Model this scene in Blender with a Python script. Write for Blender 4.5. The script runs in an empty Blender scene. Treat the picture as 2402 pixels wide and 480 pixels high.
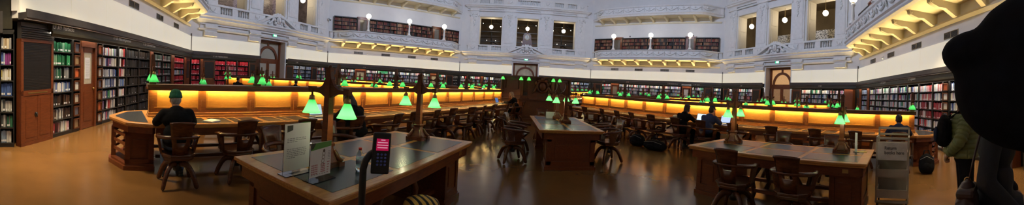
import bpy, bmesh, math, random
from mathutils import Vector, Matrix, Euler
random.seed(7)
PI = math.pi
COL = bpy.context.scene.collection
SCN = bpy.context.scene

# ------------------------------------------------------------------ materials
def _nt(name):
    m = bpy.data.materials.new(name); m.use_nodes = True
    nt = m.node_tree; b = nt.nodes['Principled BSDF']
    return m, nt, b
def _objcoord(nt, scale):
    tc = nt.nodes.new('ShaderNodeTexCoord'); mp = nt.nodes.new('ShaderNodeMapping')
    mp.inputs['Scale'].default_value = scale
    nt.links.new(tc.outputs['Object'], mp.inputs['Vector']); return mp
def plain(name, c, rough=.6, metal=0, var=.12, nscale=9, spec=.5, emis=None, estr=0, bump=0):
    m, nt, b = _nt(name)
    b.inputs['Roughness'].default_value = rough; b.inputs['Metallic'].default_value = metal
    b.inputs['Specular IOR Level'].default_value = spec
    mp = _objcoord(nt, (1, 1, 1)); n = nt.nodes.new('ShaderNodeTexNoise'); n.inputs['Scale'].default_value = nscale
    n.inputs['Detail'].default_value = 4
    nt.links.new(mp.outputs[0], n.inputs['Vector'])
    r = nt.nodes.new('ShaderNodeValToRGB')
    r.color_ramp.elements[0].position = .3; r.color_ramp.elements[1].position = .7
    r.color_ramp.elements[0].color = (*[x*(1-var) for x in c], 1); r.color_ramp.elements[1].color = (*[min(1, x*(1+var)) for x in c], 1)
    nt.links.new(n.outputs['Fac'], r.inputs['Fac']); nt.links.new(r.outputs['Color'], b.inputs['Base Color'])
    if bump:
        bp = nt.nodes.new('ShaderNodeBump'); bp.inputs['Strength'].default_value = bump; bp.inputs['Distance'].default_value = .01
        nt.links.new(n.outputs['Fac'], bp.inputs['Height']); nt.links.new(bp.outputs['Normal'], b.inputs['Normal'])
    if emis:
        b.inputs['Emission Color'].default_value = (*emis, 1); b.inputs['Emission Strength'].default_value = estr
    return m
def wood(name, c1, c2, rough=.35, scale=(2, 14, 14), spec=.5):
    m, nt, b = _nt(name)
    mp = _objcoord(nt, scale); n = nt.nodes.new('ShaderNodeTexNoise'); n.inputs['Scale'].default_value = 3
    n.inputs['Detail'].default_value = 6; n.inputs['Distortion'].default_value = 1.2
    nt.links.new(mp.outputs[0], n.inputs['Vector'])
    r = nt.nodes.new('ShaderNodeValToRGB'); r.color_ramp.elements[0].position = .3; r.color_ramp.elements[1].position = .72
    r.color_ramp.elements[0].color = (*c1, 1); r.color_ramp.elements[1].color = (*c2, 1)
    nt.links.new(n.outputs['Fac'], r.inputs['Fac']); nt.links.new(r.outputs['Color'], b.inputs['Base Color'])
    b.inputs['Roughness'].default_value = rough; b.inputs['Specular IOR Level'].default_value = spec
    return m
def emit(name, c, s):
    m, nt, b = _nt(name)
    b.inputs['Base Color'].default_value = (*c, 1); b.inputs['Emission Color'].default_value = (*c, 1)
    b.inputs['Emission Strength'].default_value = s; return m
def clear(name, c=(1, 1, 1), rough=.02, ior=1.2):
    m, nt, b = _nt(name)
    b.inputs['Base Color'].default_value = (*c, 1); b.inputs['Transmission Weight'].default_value = 1
    b.inputs['Roughness'].default_value = rough; b.inputs['IOR'].default_value = ior; return m
def colour_attr(name, rough=.6, spec=.3):
    m, nt, b = _nt(name)
    a = nt.nodes.new('ShaderNodeAttribute'); a.attribute_name = 'Col'
    nt.links.new(a.outputs['Color'], b.inputs['Base Color']); b.inputs['Roughness'].default_value = rough
    b.inputs['Specular IOR Level'].default_value = spec; return m

# ------------------------------------------------------------------ mesh builder
class MB:
    def __init__(s): s.v = []; s.f = []; s.m = []; s.s = []; s.c = None
    def add(s, vs, fs, m=0, sm=False, M=None):
        o = len(s.v)
        s.v += [tuple(M @ Vector(v)) for v in vs] if M is not None else [tuple(v) for v in vs]
        for f in fs: s.f.append(tuple(i+o for i in f)); s.m.append(m); s.s.append(sm)
        return s
    def box(s, x0, x1, y0, y1, z0, z1, m=0, M=None):
        vs = [(x, y, z) for z in (z0, z1) for y in (y0, y1) for x in (x0, x1)]
        return s.add(vs, [(0, 2, 3, 1), (4, 5, 7, 6), (0, 1, 5, 4), (2, 6, 7, 3), (0, 4, 6, 2), (1, 3, 7, 5)], m, False, M)
    def cb(s, c, d, m=0, M=None):
        return s.box(c[0]-d[0]/2, c[0]+d[0]/2, c[1]-d[1]/2, c[1]+d[1]/2, c[2]-d[2]/2, c[2]+d[2]/2, m, M)
    def prism(s, poly, z0, z1, m=0, M=None, sm=False):
        n = len(poly); vs = [(x, y, z0) for x, y in poly]+[(x, y, z1) for x, y in poly]
        a = sum(poly[i][0]*poly[(i+1) % n][1]-poly[(i+1) % n][0]*poly[i][1] for i in range(n))
        fs = [tuple(range(n))[::-1], tuple(range(n, 2*n))]+[(i, (i+1) % n, n+(i+1) % n, n+i) for i in range(n)]
        if a < 0: fs = [f[::-1] for f in fs]
        return s.add(vs, fs, m, sm, M)
    def prof(s, poly, x0, x1, m=0, M=None):      # poly in (y,z), extruded along x
        B = Matrix(((0, 0, 1, 0), (1, 0, 0, 0), (0, 1, 0, 0), (0, 0, 0, 1)))
        return s.prism(poly, x0, x1, m, (M @ B) if M is not None else B)
    def lathe(s, pr, n=16, c=(0, 0, 0), m=0, M=None, sm=True, ph=0):
        vs = []; fs = []; k = len(pr)
        for i in range(n):
            a = 2*PI*i/n+ph
            for r, z in pr: vs.append((c[0]+r*math.cos(a), c[1]+r*math.sin(a), c[2]+z))
        for i in range(n):
            j = (i+1) % n
            for q in range(k-1): fs.append((i*k+q, j*k+q, j*k+q+1, i*k+q+1))
        if pr[0][0] > 1e-4: fs.append(tuple(i*k for i in range(n))[::-1])
        if pr[-1][0] > 1e-4: fs.append(tuple(i*k+k-1 for i in range(n)))
        return s.add(vs, fs, m, sm, M)
    def tube(s, pts, r, n=8, m=0, M=None, sm=True, flat=None):
        P = [Vector(p) for p in pts]; k = len(P); vs = []; fs = []
        rr = r if isinstance(r, (list, tuple)) else [r]*k
        up = None
        for i in range(k):
            t = (P[min(i+1, k-1)]-P[max(i-1, 0)]).normalized()
            if up is None:
                up = Vector((0, 0, 1)) if abs(t.z) < .9 else Vector((1, 0, 0))
            a = t.cross(up).normalized(); b = a.cross(t).normalized(); up = b
            for j in range(n):
                w = 2*PI*j/n+PI/n
                vs.append(P[i]+(a*math.cos(w)*(flat or 1)+b*math.sin(w))*rr[i])
        for i in range(k-1):
            for j in range(n):
                q = (j+1) % n; fs.append((i*n+j, i*n+q, (i+1)*n+q, (i+1)*n+j))
        fs.append(tuple(range(n))[::-1]); fs.append(tuple((k-1)*n+j for j in range(n)))
        return s.add(vs, fs, m, sm, M)
    def ell(s, c, r, n=12, m=0, M=None, R=None):
        pr = []; k = max(6, n//2+2)
        vs = []; fs = []
        if not isinstance(r, (list, tuple)): r = (r, r, r)
        L = Matrix.Translation(c) @ (R.to_4x4() if R is not None else Matrix.Identity(4))
        L = (M @ L) if M is not None else L
        for i in range(1, k):
            t = PI*i/k
            for j in range(n):
                a = 2*PI*j/n; vs.append((r[0]*math.sin(t)*math.cos(a), r[1]*math.sin(t)*math.sin(a), r[2]*math.cos(t)))
        top = len(vs); vs.append((0, 0, r[2])); bot = top+1; vs.append((0, 0, -r[2]))
        for i in range(k-2):
            for j in range(n):
                q = (j+1) % n; fs.append((i*n+j, (i+1)*n+j, (i+1)*n+q, i*n+q))
        for j in range(n):
            q = (j+1) % n; fs.append((top, j, q)); fs.append((bot, (k-2)*n+q, (k-2)*n+j))
        return s.add(vs, fs, m, True, L)
    def cap(s, p, q, r0, r1=None, n=10, M=None):   # tapered limb piece, ball at both ends
        r1 = r0 if r1 is None else r1
        s.ell(p, r0, n, M=M); s.ell(q, r1, n, M=M)
        if (Vector(p)-Vector(q)).length > 1e-4: s.tube([p, q], [r0, r1], n, M=M)
        return s
    def chain(s, pts, rs, n=10, M=None):
        for i in range(len(pts)-1): s.cap(pts[i], pts[i+1], rs[i], rs[i+1], n, M)
        return s
    def sweep(s, pr, path, m=0, cl=False):         # pr: (outward offset, z); path: plan points, offset to the path's left
        n = len(path); k = len(pr); vs = []; fs = []
        for i in range(n):
            p = Vector(path[i])
            a = (p-Vector(path[i-1])).normalized() if i > 0 or cl else None
            b = (Vector(path[(i+1) % n])-p).normalized() if i < n-1 or cl else None
            a = a or b; b = b or a
            na = Vector((-a.y, a.x)); nb = Vector((-b.y, b.x)); q = (na+nb).normalized(); q = q/max(.3, q.dot(na))
            for d, z in pr: vs.append((p.x+q.x*d, p.y+q.y*d, z))
        for i in range(n if cl else n-1):
            j = (i+1) % n
            for e in range(k):
                g = (e+1) % k; fs.append((i*k+e, j*k+e, j*k+g, i*k+g))
        if not cl: fs.append(tuple(range(k))); fs.append(tuple((n-1)*k+e for e in range(k))[::-1])
        return s.add(vs, fs, m)

def uniq(mats): return mats if isinstance(mats, (list, tuple)) else [mats]
def mesh(name, b, mats, cols=None):
    me = bpy.data.meshes.new(name); me.from_pydata(b.v, [], b.f)
    for m in uniq(mats): me.materials.append(m)
    me.polygons.foreach_set('material_index', b.m); me.polygons.foreach_set('use_smooth', b.s)
    if cols is not None:
        a = me.color_attributes.new('Col', 'FLOAT_COLOR', 'POINT')
        a.data.foreach_set('color', [x for c in cols for x in (*c, 1)])
    me.update(); return me
def fixn(me):
    bm = bmesh.new(); bm.from_mesh(me); bmesh.ops.recalc_face_normals(bm, faces=bm.faces); bm.to_mesh(me); bm.free()
def obj(name, b, mats, parent=None, loc=None, rz=None, bevel=0, fix=False, cols=None):
    me = b if isinstance(b, bpy.types.Mesh) else mesh(name, b, mats, cols)
    if fix: fixn(me)
    o = bpy.data.objects.new(name, me); COL.objects.link(o)
    if parent is not None: o.parent = parent
    if loc is not None: o.location = loc
    if rz is not None: o.rotation_euler = (0, 0, rz)
    if bevel:
        md = o.modifiers.new('bevel', 'BEVEL'); md.width = bevel; md.segments = 2; md.limit_method = 'ANGLE'; md.angle_limit = .9
    return o
def tag(o, label=None, cat=None, group=None, kind=None):
    if label: o['label'] = label
    if cat: o['category'] = cat
    if group: o['group'] = group
    if kind: o['kind'] = kind
    return o
def thing(name, label, cat, loc=(0, 0, 0), rz=0, group=None):
    o = bpy.data.objects.new(name, None); COL.objects.link(o); o.empty_display_size = .1
    o.location = loc; o.rotation_euler = (0, 0, rz); return tag(o, label, cat, group)
def struct(name, b=None, mats=None, loc=(0, 0, 0), rz=0, **k):
    if b is None:
        o = bpy.data.objects.new(name, None); COL.objects.link(o); o.location = loc; o.rotation_euler = (0, 0, rz)
    else: o = obj(name, b, mats, None, loc, rz, **k)
    o['kind'] = 'structure'; return o
KIDS = {}
def kids(o):
    return [c for c in bpy.data.objects if c.parent == o]
def tree(o):
    return (o, [tree(c) for c in kids(o)])
def dup(t, loc, rz, label=None, group=None, parent=None):
    src, ch = t; o = src.copy(); COL.objects.link(o)
    if parent is not None: o.parent = parent
    else:
        o.location = loc; o.rotation_euler = (0, 0, rz)
        if label: o['label'] = label
        if group: o['group'] = group
    for c in ch: dup(c, None, None, parent=o)
    return o
def light_area(name, loc, rot, sx, sy, power, col):
    l = bpy.data.lights.new(name, 'AREA'); l.shape = 'RECTANGLE'; l.size = sx; l.size_y = sy; l.energy = power; l.color = col
    o = bpy.data.objects.new(name, l); COL.objects.link(o); o.location = loc; o.rotation_euler = rot; return o
def light_point(name, loc, power, col, r=.03, parent=None):
    l = bpy.data.lights.new(name, 'POINT'); l.energy = power; l.color = col; l.shadow_soft_size = r
    o = bpy.data.objects.new(name, l); COL.objects.link(o); o.location = loc
    if parent is not None: o.parent = parent
    return o
def text(name, s, size, mat, parent, loc, rot, align='LEFT', shear=0, sx=1):
    c = bpy.data.curves.new(name, 'FONT'); c.body = s; c.size = size; c.extrude = .0015; c.align_x = align; c.shear = shear
    o = bpy.data.objects.new(name, c); COL.objects.link(o); bpy.context.view_layer.update()
    me = bpy.data.meshes.new_from_object(o.evaluated_get(bpy.context.evaluated_depsgraph_get())); bpy.data.objects.remove(o)
    me.materials.clear(); me.materials.append(mat); o = bpy.data.objects.new(name, me); COL.objects.link(o)
    o.location = loc; o.rotation_euler = rot; o.scale = (sx, 1, 1)
    if parent is not None: o.parent = parent
    return o
ORD = ['first', 'second', 'third', 'fourth', 'fifth', 'sixth', 'seventh', 'eighth', 'ninth', 'tenth', 'eleventh', 'twelfth', 'thirteenth', 'fourteenth', 'fifteenth', 'sixteenth',
       'seventeenth', 'eighteenth', 'nineteenth', 'twentieth', 'twenty-first', 'twenty-second', 'twenty-third', 'twenty-fourth', 'twenty-fifth', 'twenty-sixth', 'twenty-seventh', 'twenty-eighth', 'twenty-ninth', 'thirtieth']

# ------------------------------------------------------------------ palette of materials
W_WALL = plain('white_wall_paint', (.74, .73, .72), .7, var=.03, nscale=1.5)
W_PLASTER = plain('white_plaster_ornament', (.76, .75, .73), .65, var=.05, nscale=5)
W_SOFFIT = plain('cream_lit_soffit', (.75, .675, .49), .65, var=.05, nscale=3)  # cream of soffit and brackets, warm uplight partly put into the colour
W_PANEL = plain('frosted_white_panel', (.80, .75, .62), .45, var=.04, nscale=2, emis=(1, .92, .72), estr=.36)
FLOOR = plain('brown_linoleum', (.19, .092, .029), .2, var=.10, nscale=2.2, spec=.42)
BLACKW = plain('black_painted_shelving', (.018, .016, .014), .5, var=.2)
FASCIA = plain('dark_olive_fascia', (.035, .032, .02), .45, var=.2)
FASCIA2 = plain('dark_grey_ledge', (.05, .045, .045), .4, var=.15)
MAHOG = wood('mahogany', (.115, .028, .009), (.195, .053, .017), .32)
MAHOG_D = wood('dark_mahogany', (.075, .022, .009), (.14, .045, .016), .35)
HONEY = wood('honey_panel_wood', (.52, .23, .04), (.64, .32, .065), .4, (3, 3, 20))
OAK = wood('reading_desk_oak', (.40, .17, .044), (.58, .27, .078), .25, (2, 12, 12))
CHAIRW = wood('dark_chair_wood', (.065, .020, .008), (.13, .042, .015), .27)
STILE = wood('stile_oak', (.25, .09, .02), (.36, .14, .032), .35)
LEATHER = plain('blue_black_leather', (.022, .026, .036), .27, var=.15, nscale=30)
GRILLE = plain('black_grille_metal', (.014, .014, .014), .45, var=.2)
BRASS = plain('brass', (.55, .38, .14), .3, .9, var=.08)
BOOKC = colour_attr('book_cloth')
WHITE_TXT = plain('pale_lettering', (.75, .72, .62), .5, var=.02)
GLOBE = emit('lit_globe_glass', (1, .90, .70), 9)
BULB = emit('lit_bulb', (1, .93, .75), 18)
STRIP = emit('warm_strip_lamp', (1, .71, .24), 140)
LEDGELAMP = emit('cove_strip_lamp', (1, .80, .48), 1.6)
TOPLAMP = emit('soffit_strip_lamp', (1, .74, .33), 14)
SHELFLAMP = emit('shelf_strip_lamp', (1, .9, .74), 20); SHELFLAMP2 = emit('bright_shelf_strip_lamp', (1, .92, .78), 36)
GLASS = plain('dim_door_glass', (.45, .42, .34), .1, var=.1, nscale=1)
PAPER = plain('white_paper', (.80, .80, .80), .6, var=.02)
def shade_mat():
    m, nt, b = _nt('green_glass_shade')
    g = (.015, .36, .09)
    b.inputs['Base Color'].default_value = (*g, 1); b.inputs['Roughness'].default_value = .15
    b.inputs['Emission Color'].default_value = (.0, .8, .12, 1); b.inputs['Emission Strength'].default_value = .2
    t = nt.nodes.new('ShaderNodeBsdfTranslucent'); t.inputs['Color'].default_value = (.05, .30, .09, 1)
    x = nt.nodes.new('ShaderNodeMixShader'); x.inputs['Fac'].default_value = .5
    out = nt.nodes['Material Output']
    nt.links.new(b.outputs[0], x.inputs[1]); nt.links.new(t.outputs[0], x.inputs[2]); nt.links.new(x.outputs[0], out.inputs['Surface'])
    return m
SHADE = shade_mat()
# ================================================================== the octagon
R = 18.0; HW = R*math.sin(math.radians(22.5)); AP = R*math.cos(math.radians(22.5))
FACE = {'A': -135, 'B': -90, 'C': -45, 'D': 0, 'E': 45, 'F': 90, 'G': 135}
SIDE = {'A': 'left_near', 'B': 'left', 'C': 'left_far', 'D': 'front', 'E': 'right_far', 'F': 'right', 'G': 'right_near'}
WHERE = {'A': 'left balcony wall', 'B': 'left arched-door wall', 'C': 'wall between left and middle doors', 'D': 'clock wall',
         'E': 'wall between middle and right doors', 'F': 'right arched-door wall', 'G': 'right balcony wall'}
def floc(k):
    t = math.radians(FACE[k]); return (AP*math.sin(t), AP*math.cos(t), 0), -t
def fpt(k, u, y=0, z=0):
    (px_, py_, _), rz = floc(k); c, s = math.cos(rz), math.sin(rz)
    return (px_+c*u-s*y, py_+s*u+c*y, z)
TN = [0]
def trim(b, mats, k, **kw):
    TN[0] += 1; l, rz = floc(k); return struct('trim_%d' % TN[0], b, mats, l, rz, **kw)

# ---- floor and ceiling ring
fl = MB(); fl.prism([(-24, -21), (24, -21), (24, 24), (-24, 24)], -.12, 0); struct('floor', fl, FLOOR)
ring_o = [(22*math.sin(math.radians(22.5+45*i)), 22*math.cos(math.radians(22.5+45*i))) for i in range(8)]
ring_i = [(x*.52, y*.52) for x, y in ring_o]
cl = MB()
for i in range(8):
    j = (i+1) % 8; cl.prism([ring_o[i], ring_o[j], ring_i[j], ring_i[i]], 13, 13.3)
struct('ceiling', cl, W_WALL, fix=True)

OPEN = [(-5.0, -2.65), (-1.14, 1.14), (2.65, 5.0)]
DOORF = ('B', 'D', 'F'); BALF = ('A', 'C', 'E', 'G')
def wallpoly(u0, u1, y1=1.0):
    a = math.tan(math.radians(22.5))
    return [(u0, 0), (u1, 0), (u1+(a*y1 if u1 > 6.8 else 0), y1), (u0-(a*y1 if u0 < -6.8 else 0), y1)]
GALLERY = {'B': plain('lilac_gallery_wall', (.20, .17, .19), .8, var=.5, nscale=1.6), 'D': plain('brown_gallery_wall', (.10, .07, .045), .7, var=.4, nscale=.7), 'F': plain('ochre_gallery_wall', (.20, .15, .09), .7, var=.2, nscale=1)}
CREAM = plain('cream_jamb_paint', (.72, .66, .55), .6, var=.03)
def gallery_art():
    m, nt, b = _nt('black_white_mural'); mp = _objcoord(nt, (1, 1, 1))
    w = nt.nodes.new('ShaderNodeTexWave'); w.inputs['Scale'].default_value = 1.1; w.inputs['Distortion'].default_value = 26; w.inputs['Detail'].default_value = 3
    w.inputs['Detail Scale'].default_value = 2.2; w.inputs['Detail Roughness'].default_value = .7
    nt.links.new(mp.outputs[0], w.inputs['Vector']); r = nt.nodes.new('ShaderNodeValToRGB'); r.color_ramp.interpolation = 'CONSTANT'
    r.color_ramp.elements[0].color = (.02, .02, .02, 1); r.color_ramp.elements[1].position = .42; r.color_ramp.elements[1].color = (.8, .76, .68, 1)
    nt.links.new(w.outputs['Fac'], r.inputs['Fac']); nt.links.new(r.outputs['Color'], b.inputs['Base Color']); b.inputs['Roughness'].default_value = .7; return m
def mosaic():
    m, nt, b = _nt('lilac_leadlight_blocks'); mp = _objcoord(nt, (1, 1, 1)); v = nt.nodes.new('ShaderNodeTexBrick'); v.inputs['Scale'].default_value = 3
    v.inputs['Color1'].default_value = (.34, .28, .32, 1); v.inputs['Color2'].default_value = (.13, .10, .13, 1); v.inputs['Mortar'].default_value = (.05, .04, .05, 1)
    v.inputs['Bias'].default_value = -.1
    sw = nt.nodes.new('ShaderNodeMapping'); sw.inputs['Rotation'].default_value = (PI/2, 0, 0); nt.links.new(mp.outputs[0], sw.inputs['Vector'])
    nt.links.new(sw.outputs[0], v.inputs['Vector']); nt.links.new(v.outputs['Color'], b.inputs['Base Color']); b.inputs['Roughness'].default_value = .3; return m

def slab(b, poly, y0, y1, m=0):            # polygon in (u, z), thick in y
    n = len(poly); vs = [(u, y0, z) for u, z in poly]+[(u, y1, z) for u, z in poly]
    b.add(vs, [tuple(range(n)), tuple(range(n, 2*n))[::-1]]+[(i, n+i, n+(i+1) % n, (i+1) % n) for i in range(n)], m); return b

BAL = MB().lathe([(.055, 0), (.055, .03), (.03, .05), (.06, .14), (.065, .18), (.03, .30), (.028, .33), (.05, .37), (.055, .43)], 10)
BAL_ME = mesh('baluster', BAL, W_PLASTER)

def cartouche(b, u, z, s=1.0):
    b.ell((u, -.30, z), (.24*s, .14, .30*s), 12)
    b.ell((u, -.40, z), (.15*s, .10, .19*s), 12)
    for k in range(10):
        a = 2*PI*k/10; b.ell((u+.40*s*math.cos(a), -.28, z+.42*s*math.sin(a)), (.13*s, .12, .13*s), 8)
    for sg in (-1, 1):
        b.tube([(u+sg*(.3+.12*q)*s, -.26, z+(.36-.13*q+.10*math.sin(q*1.4))*s) for q in range(7)], [.11*s, .12*s, .10*s, .09*s, .08*s, .06*s, .04*s], 8)
        for q in range(6): b.ell((u+sg*(.5+.12*q)*s, -.25, z-(.02+.09*q)*s+.08*math.sin(q*2)), (.10*s, .09, .08*s), 8)

def door_face(k):
    l, rz = floc(k); side = SIDE[k]
    w = MB()
    for u0, u1, z0, z1 in [(-HW, -1.28, 2.5, 3.82), (1.28, HW, 2.5, 3.82), (-1.42, -1.28, 0, 2.5), (1.28, 1.42, 0, 2.5), (-HW, HW, 3.82, 5.5), (-HW, -5, 5.5, 8.45), (-2.65, -1.14, 5.5, 8.45), (1.14, 2.65, 5.5, 8.45), (5, HW, 5.5, 8.45), (-HW, HW, 8.45, 13)]:
        w.prism(wallpoly(u0, u1), z0, z1)
    wall = struct('wall_'+side, w, W_WALL, l, rz)
    bk = MB().box(-HW-.2, -1.42, .36, .5, 0, 2.5).box(1.42, HW+.2, .36, .5, 0, 2.5); obj('shelf_recess_back', bk, BLACKW, wall)
    # gallery room behind the three openings
    g = MB(); g.box(-6.6, 6.6, 5.2, 5.3, 4.9, 9.3); g.box(-6.7, -6.6, 1, 5.3, 4.9, 9.3); g.box(6.6, 6.7, 1, 5.3, 4.9, 9.3); g.box(-6.7, 6.7, 1, 5.3, 4.85, 4.9); g.box(-6.7, 6.7, 1, 5.3, 9.3, 9.35)
    obj('gallery_room', g, GALLERY[k], wall)
    g = MB(); g.box(-1.6, 1.6, 1.9, 2.0, 0, 4.7); g.box(-1.6, -1.5, 1, 2, 0, 4.7); g.box(1.5, 1.6, 1, 2, 0, 4.7); g.box(-1.6, 1.6, 1, 2, 4.6, 4.7); obj('lobby_beyond_door', g, CREAM if k == 'F' else GALLERY['F'], wall)
    if k == 'F':
        a = MB().box(-6.2, 6.2, 4.4, 4.5, 5.0, 7.35); obj('mural', a, gallery_art(), wall)
    if k == 'B':
        a = MB().box(-6.4, 6.4, 3.2, 3.3, 5.0, 9.2); obj('leadlight_screen', a, mosaic(), wall)
    if k == 'D':
        a = MB()
        for i in range(7):
            u = -6+2*i; a.tube([(u, 3.5, 5), (u, 3.5, 9.2)], .05, 6)
            a.tube([(u, 3.6, 9.1), (u+1.9, 3.2, 7.6)], .04, 6); a.tube([(u, 3.6, 6.4), (u+2, 3.1, 5.2)], .05, 6)
        for z in (5.75, 6.3, 7.4, 8.3): a.box(-6.5, 6.5, 3.3, 3.5, z, z+.08)
        obj('stair_trusses', a, GRILLE, wall)
        a = mesh('downlight', MB().ell((0, 0, 0), .03, 6), emit('small_downlight', (1, .92, .75), 14))
        for i in range(26): obj('downlight', a, None, wall, (-6+.5*i, 3.25, 6.42 if i % 2 else 8.1+.25*math.sin(i)))
    # deep panelled jambs of the openings
    j = MB()
    for u0, u1 in OPEN:
        for u, sg in ((u0, 1), (u1, -1)):
            j.box(min(u, u+sg*.03), max(u, u+sg*.03), .12, .98, 5.5, 8.42)
            for z in (5.7, 7.15):
                j.box(min(u+sg*.03, u+sg*.05), max(u+sg*.03, u+sg*.05), .28, .82, z, z+1.2)
        j.box(u0, u1, .12, .98, 8.40, 8.45); j.box(u0, u1, 0, 1, 5.44, 5.5)
    obj('opening_lining', j, CREAM, wall)
    # pilasters, capitals and drops
    p = MB()
    for u, wd in ((-5.55, .85), (-1.89, 1.15), (1.89, 1.15), (5.55, .85)):
        p.box(u-wd/2, u+wd/2, -.09, .02, 5.5, 9.2); p.box(u-wd/2+.12, u+wd/2-.12, -.12, -.08, 5.75, 8.9)
        p.box(u-wd/2+.18, u+wd/2-.18, -.10, -.125, 5.85, 8.8)
        p.box(u-wd/2-.04, u+wd/2+.04, -.13, .0, 5.5, 5.66); p.box(u-wd/2-.05, u+wd/2+.05, -.15, 0, 9.02, 9.2)
        for q in range(9):
            p.ell((u+.05*math.sin(q*2.1), -.13, 8.62-.15*q), (.16-.013*q, .06, .10), 8)
        for sg in (-1, 1):
            p.ell((u+sg*.2, -.13, 8.66), (.11, .07, .11), 8); p.ell((u+sg*.16, -.13, 8.42), (.08, .06, .08), 8)
            p.ell((u+sg*wd*.5, -.06, 8.52), (.09, .12, .12), 8)
    obj('pilasters', p, W_PLASTER, wall)
    # entablature
    path = [(6.3, .02), (6.3, -.10), (-6.3, -.10), (-6.3, .02)]
    e = MB()
    e.sweep([(0, 4.25), (.05, 4.25), (.05, 4.33), (.16, 4.38), (.26, 4.52), (.32, 4.54), (.32, 4.64), (.40, 4.72), (.40, 4.80), (0, 4.80)], path)
    e.sweep([(-.05, 3.93), (.04, 3.93), (.08, 4.0), (.08, 4.04), (-.05, 4.08)], path)
    e.box(-6.3, -1.35, -.06, .0, 4.06, 4.27); e.box(1.35, 6.3, -.06, 0, 4.06, 4.27)
    for u, wd in ((-5.55, .9), (-1.95, 1.05), (1.95, 1.05), (5.55, .9)):
        e.prof([(0, 3.60), (-.17, 3.60), (-.20, 3.84), (-.13, 3.86), (-.13, 4.0), (-.25, 4.05), (-.25, 4.13), (-.19, 4.15), (-.19, 4.27), (0, 4.27)], u-wd/2, u+wd/2)
    trim(e, W_PLASTER, k, fix=True)
    e = MB(); path = [(6.2, .02), (6.2, -.05), (-6.2, -.05), (-6.2, .02)]
    e.sweep([(0, 9.2), (.06, 9.2), (.10, 9.32), (.24, 9.40), (.26, 9.48), (.34, 9.55), (.34, 9.60), (0, 9.60)], path)
    e.sweep([(.0, 8.98), (.10, 8.98), (.12, 9.04), (0, 9.08)], path)
    trim(e, W_PLASTER, k, fix=True)
    # balustrades, two levels
    for z0 in (4.80, 9.60):
        b = MB(); b.box(-6.1, 6.1, -.22, .02, z0, z0+.16); b.box(-6.15, 6.15, -.26, .04, z0+.59, z0+.71)
        for u, wd in ((-5.55, 1.1), (-3.82, .42), (-1.9, 1.5), (1.9, 1.5), (3.82, .42), (5.55, 1.1)):
            b.box(u-wd/2, u+wd/2, -.24, .02, z0+.16, z0+.59)
            if wd > 1:
                b.box(u-.22, u+.22, -.27, -.23, z0+.2, z0+.55)
                b.tube([(u+.18*math.cos(a), -.28, z0+.46+.2*math.sin(a)) for a in [PI+PI*i/8 for i in range(9)]], .035, 6); b.ell((u, -.28, z0+.30), (.05, .04, .08), 8)
        o = trim(b, W_PLASTER, k)
        us = [c+d*.19 for c in (-4.52, -3.12, 3.12, 4.52) for d in (-2, -1, 0, 1, 2)]
        if z0 > 9: us += [c+d*.19 for c in (-.5, .5) for d in (-2, -1, 0, 1, 2)]
        for u in us:
            obj('baluster', BAL_ME, None, o, (u, -.1, z0+.16))
    # curved pediment with cartouche
    p = MB(); up = []; lo = []
    for i in range(25):
        u = -2.5+5*i/24; t = max(0, 1-abs(u)/2.5); z = 4.80+.78*t*t*(3-2*t); up.append((u, z+.02)); lo.append((u, z-.14 if abs(u) < 2.3 else z-.03))
    for i in range(24):
        slab(p, [lo[i], lo[i+1], up[i+1], up[i]], -.52, -.05)
        slab(p, [(lo[i][0], 4.76), (lo[i+1][0], 4.76), lo[i+1], lo[i]], -.28, -.05)
    o = trim(p, W_PLASTER, k, fix=True)
    c = MB(); cartouche(c, 0, 5.22, .95); c = obj('cartouche', c, W_PLASTER, o); c.location = (0, -.12, 0)
    # light panel and fascia either side of the door
    for u0, u1 in ((-HW+.03, -1.40), (1.40, HW-.03)): panel(k, u0, u1)
    # arched door
    d = struct('door_%d' % (DOORF.index(k)+1), None, None, fpt(k, 0, .55), rz)
    f = MB(); f.box(-1.28, -1.10, -.08, .1, 0, 3.82); f.box(1.10, 1.28, -.08, .1, 0, 3.82); f.box(-1.1, 1.1, -.08, .1, 3.66, 3.82); f.box(-.07, .07, -.08, .08, 3.38, 3.66)
    f.box(-1.1, 1.1, -.05, .08, 2.40, 2.55); f.box(-1.10, -1.02, -.04, .06, 0, 2.5); f.box(1.02, 1.1, -.04, .06, 0, 2.5)
    N = 20
    for i in range(N):
        a0, a1 = PI*i/N, PI*(i+1)/N
        slab(f, [(.80*math.cos(a), 2.5+.80*math.sin(a)) for a in (a0, a1)]+[(.98*math.cos(a), 2.5+.98*math.sin(a)) for a in (a1, a0)], -.09, .09)
    obj('door_frame', f, MAHOG, d, fix=True)
    gl = MB(); gl.box(-1.1, 1.1, .0, .02, 2.5, 3.7)
    obj('fanlight_glass', gl, {'B': GLASS, 'D': plain('grey_door_glass', (.36, .34, .28), .08, var=.5, nscale=1.3, emis=(1, .8, .5), estr=.06), 'F': plain('lit_door_glass', (.5, .3, .14), .1, emis=(1, .52, .2), estr=.42)}[k], d)
    for s in (-1, 1):
        lf = MB(); a, b_ = (-1.02, -.01) if s < 0 else (.01, 1.02)
        lf.box(a, b_, -.03, .03, .02, 2.40); lf.box(a+.12, b_-.12, -.05, -.03, .2, 1.0); lf.box(a+.16, b_-.16, -.06, -.05, .25, .95)
        leaf = obj('door_leaf', lf, MAHOG, d)
        obj('leaf_glass', MB().box(a+.16, b_-.16, -.045, -.03, 1.3, 2.2), GLASS if k != 'F' else plain('amber_leaf_glass', (.4, .24, .12), .2, emis=(1, .5, .2), estr=.12), leaf)
        obj('door_handle', MB().tube([(s*.08, -.05, 1.05), (s*.08, -.10, 1.05), (s*.2, -.10, 1.05)], .015, 8), BRASS, leaf)
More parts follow.
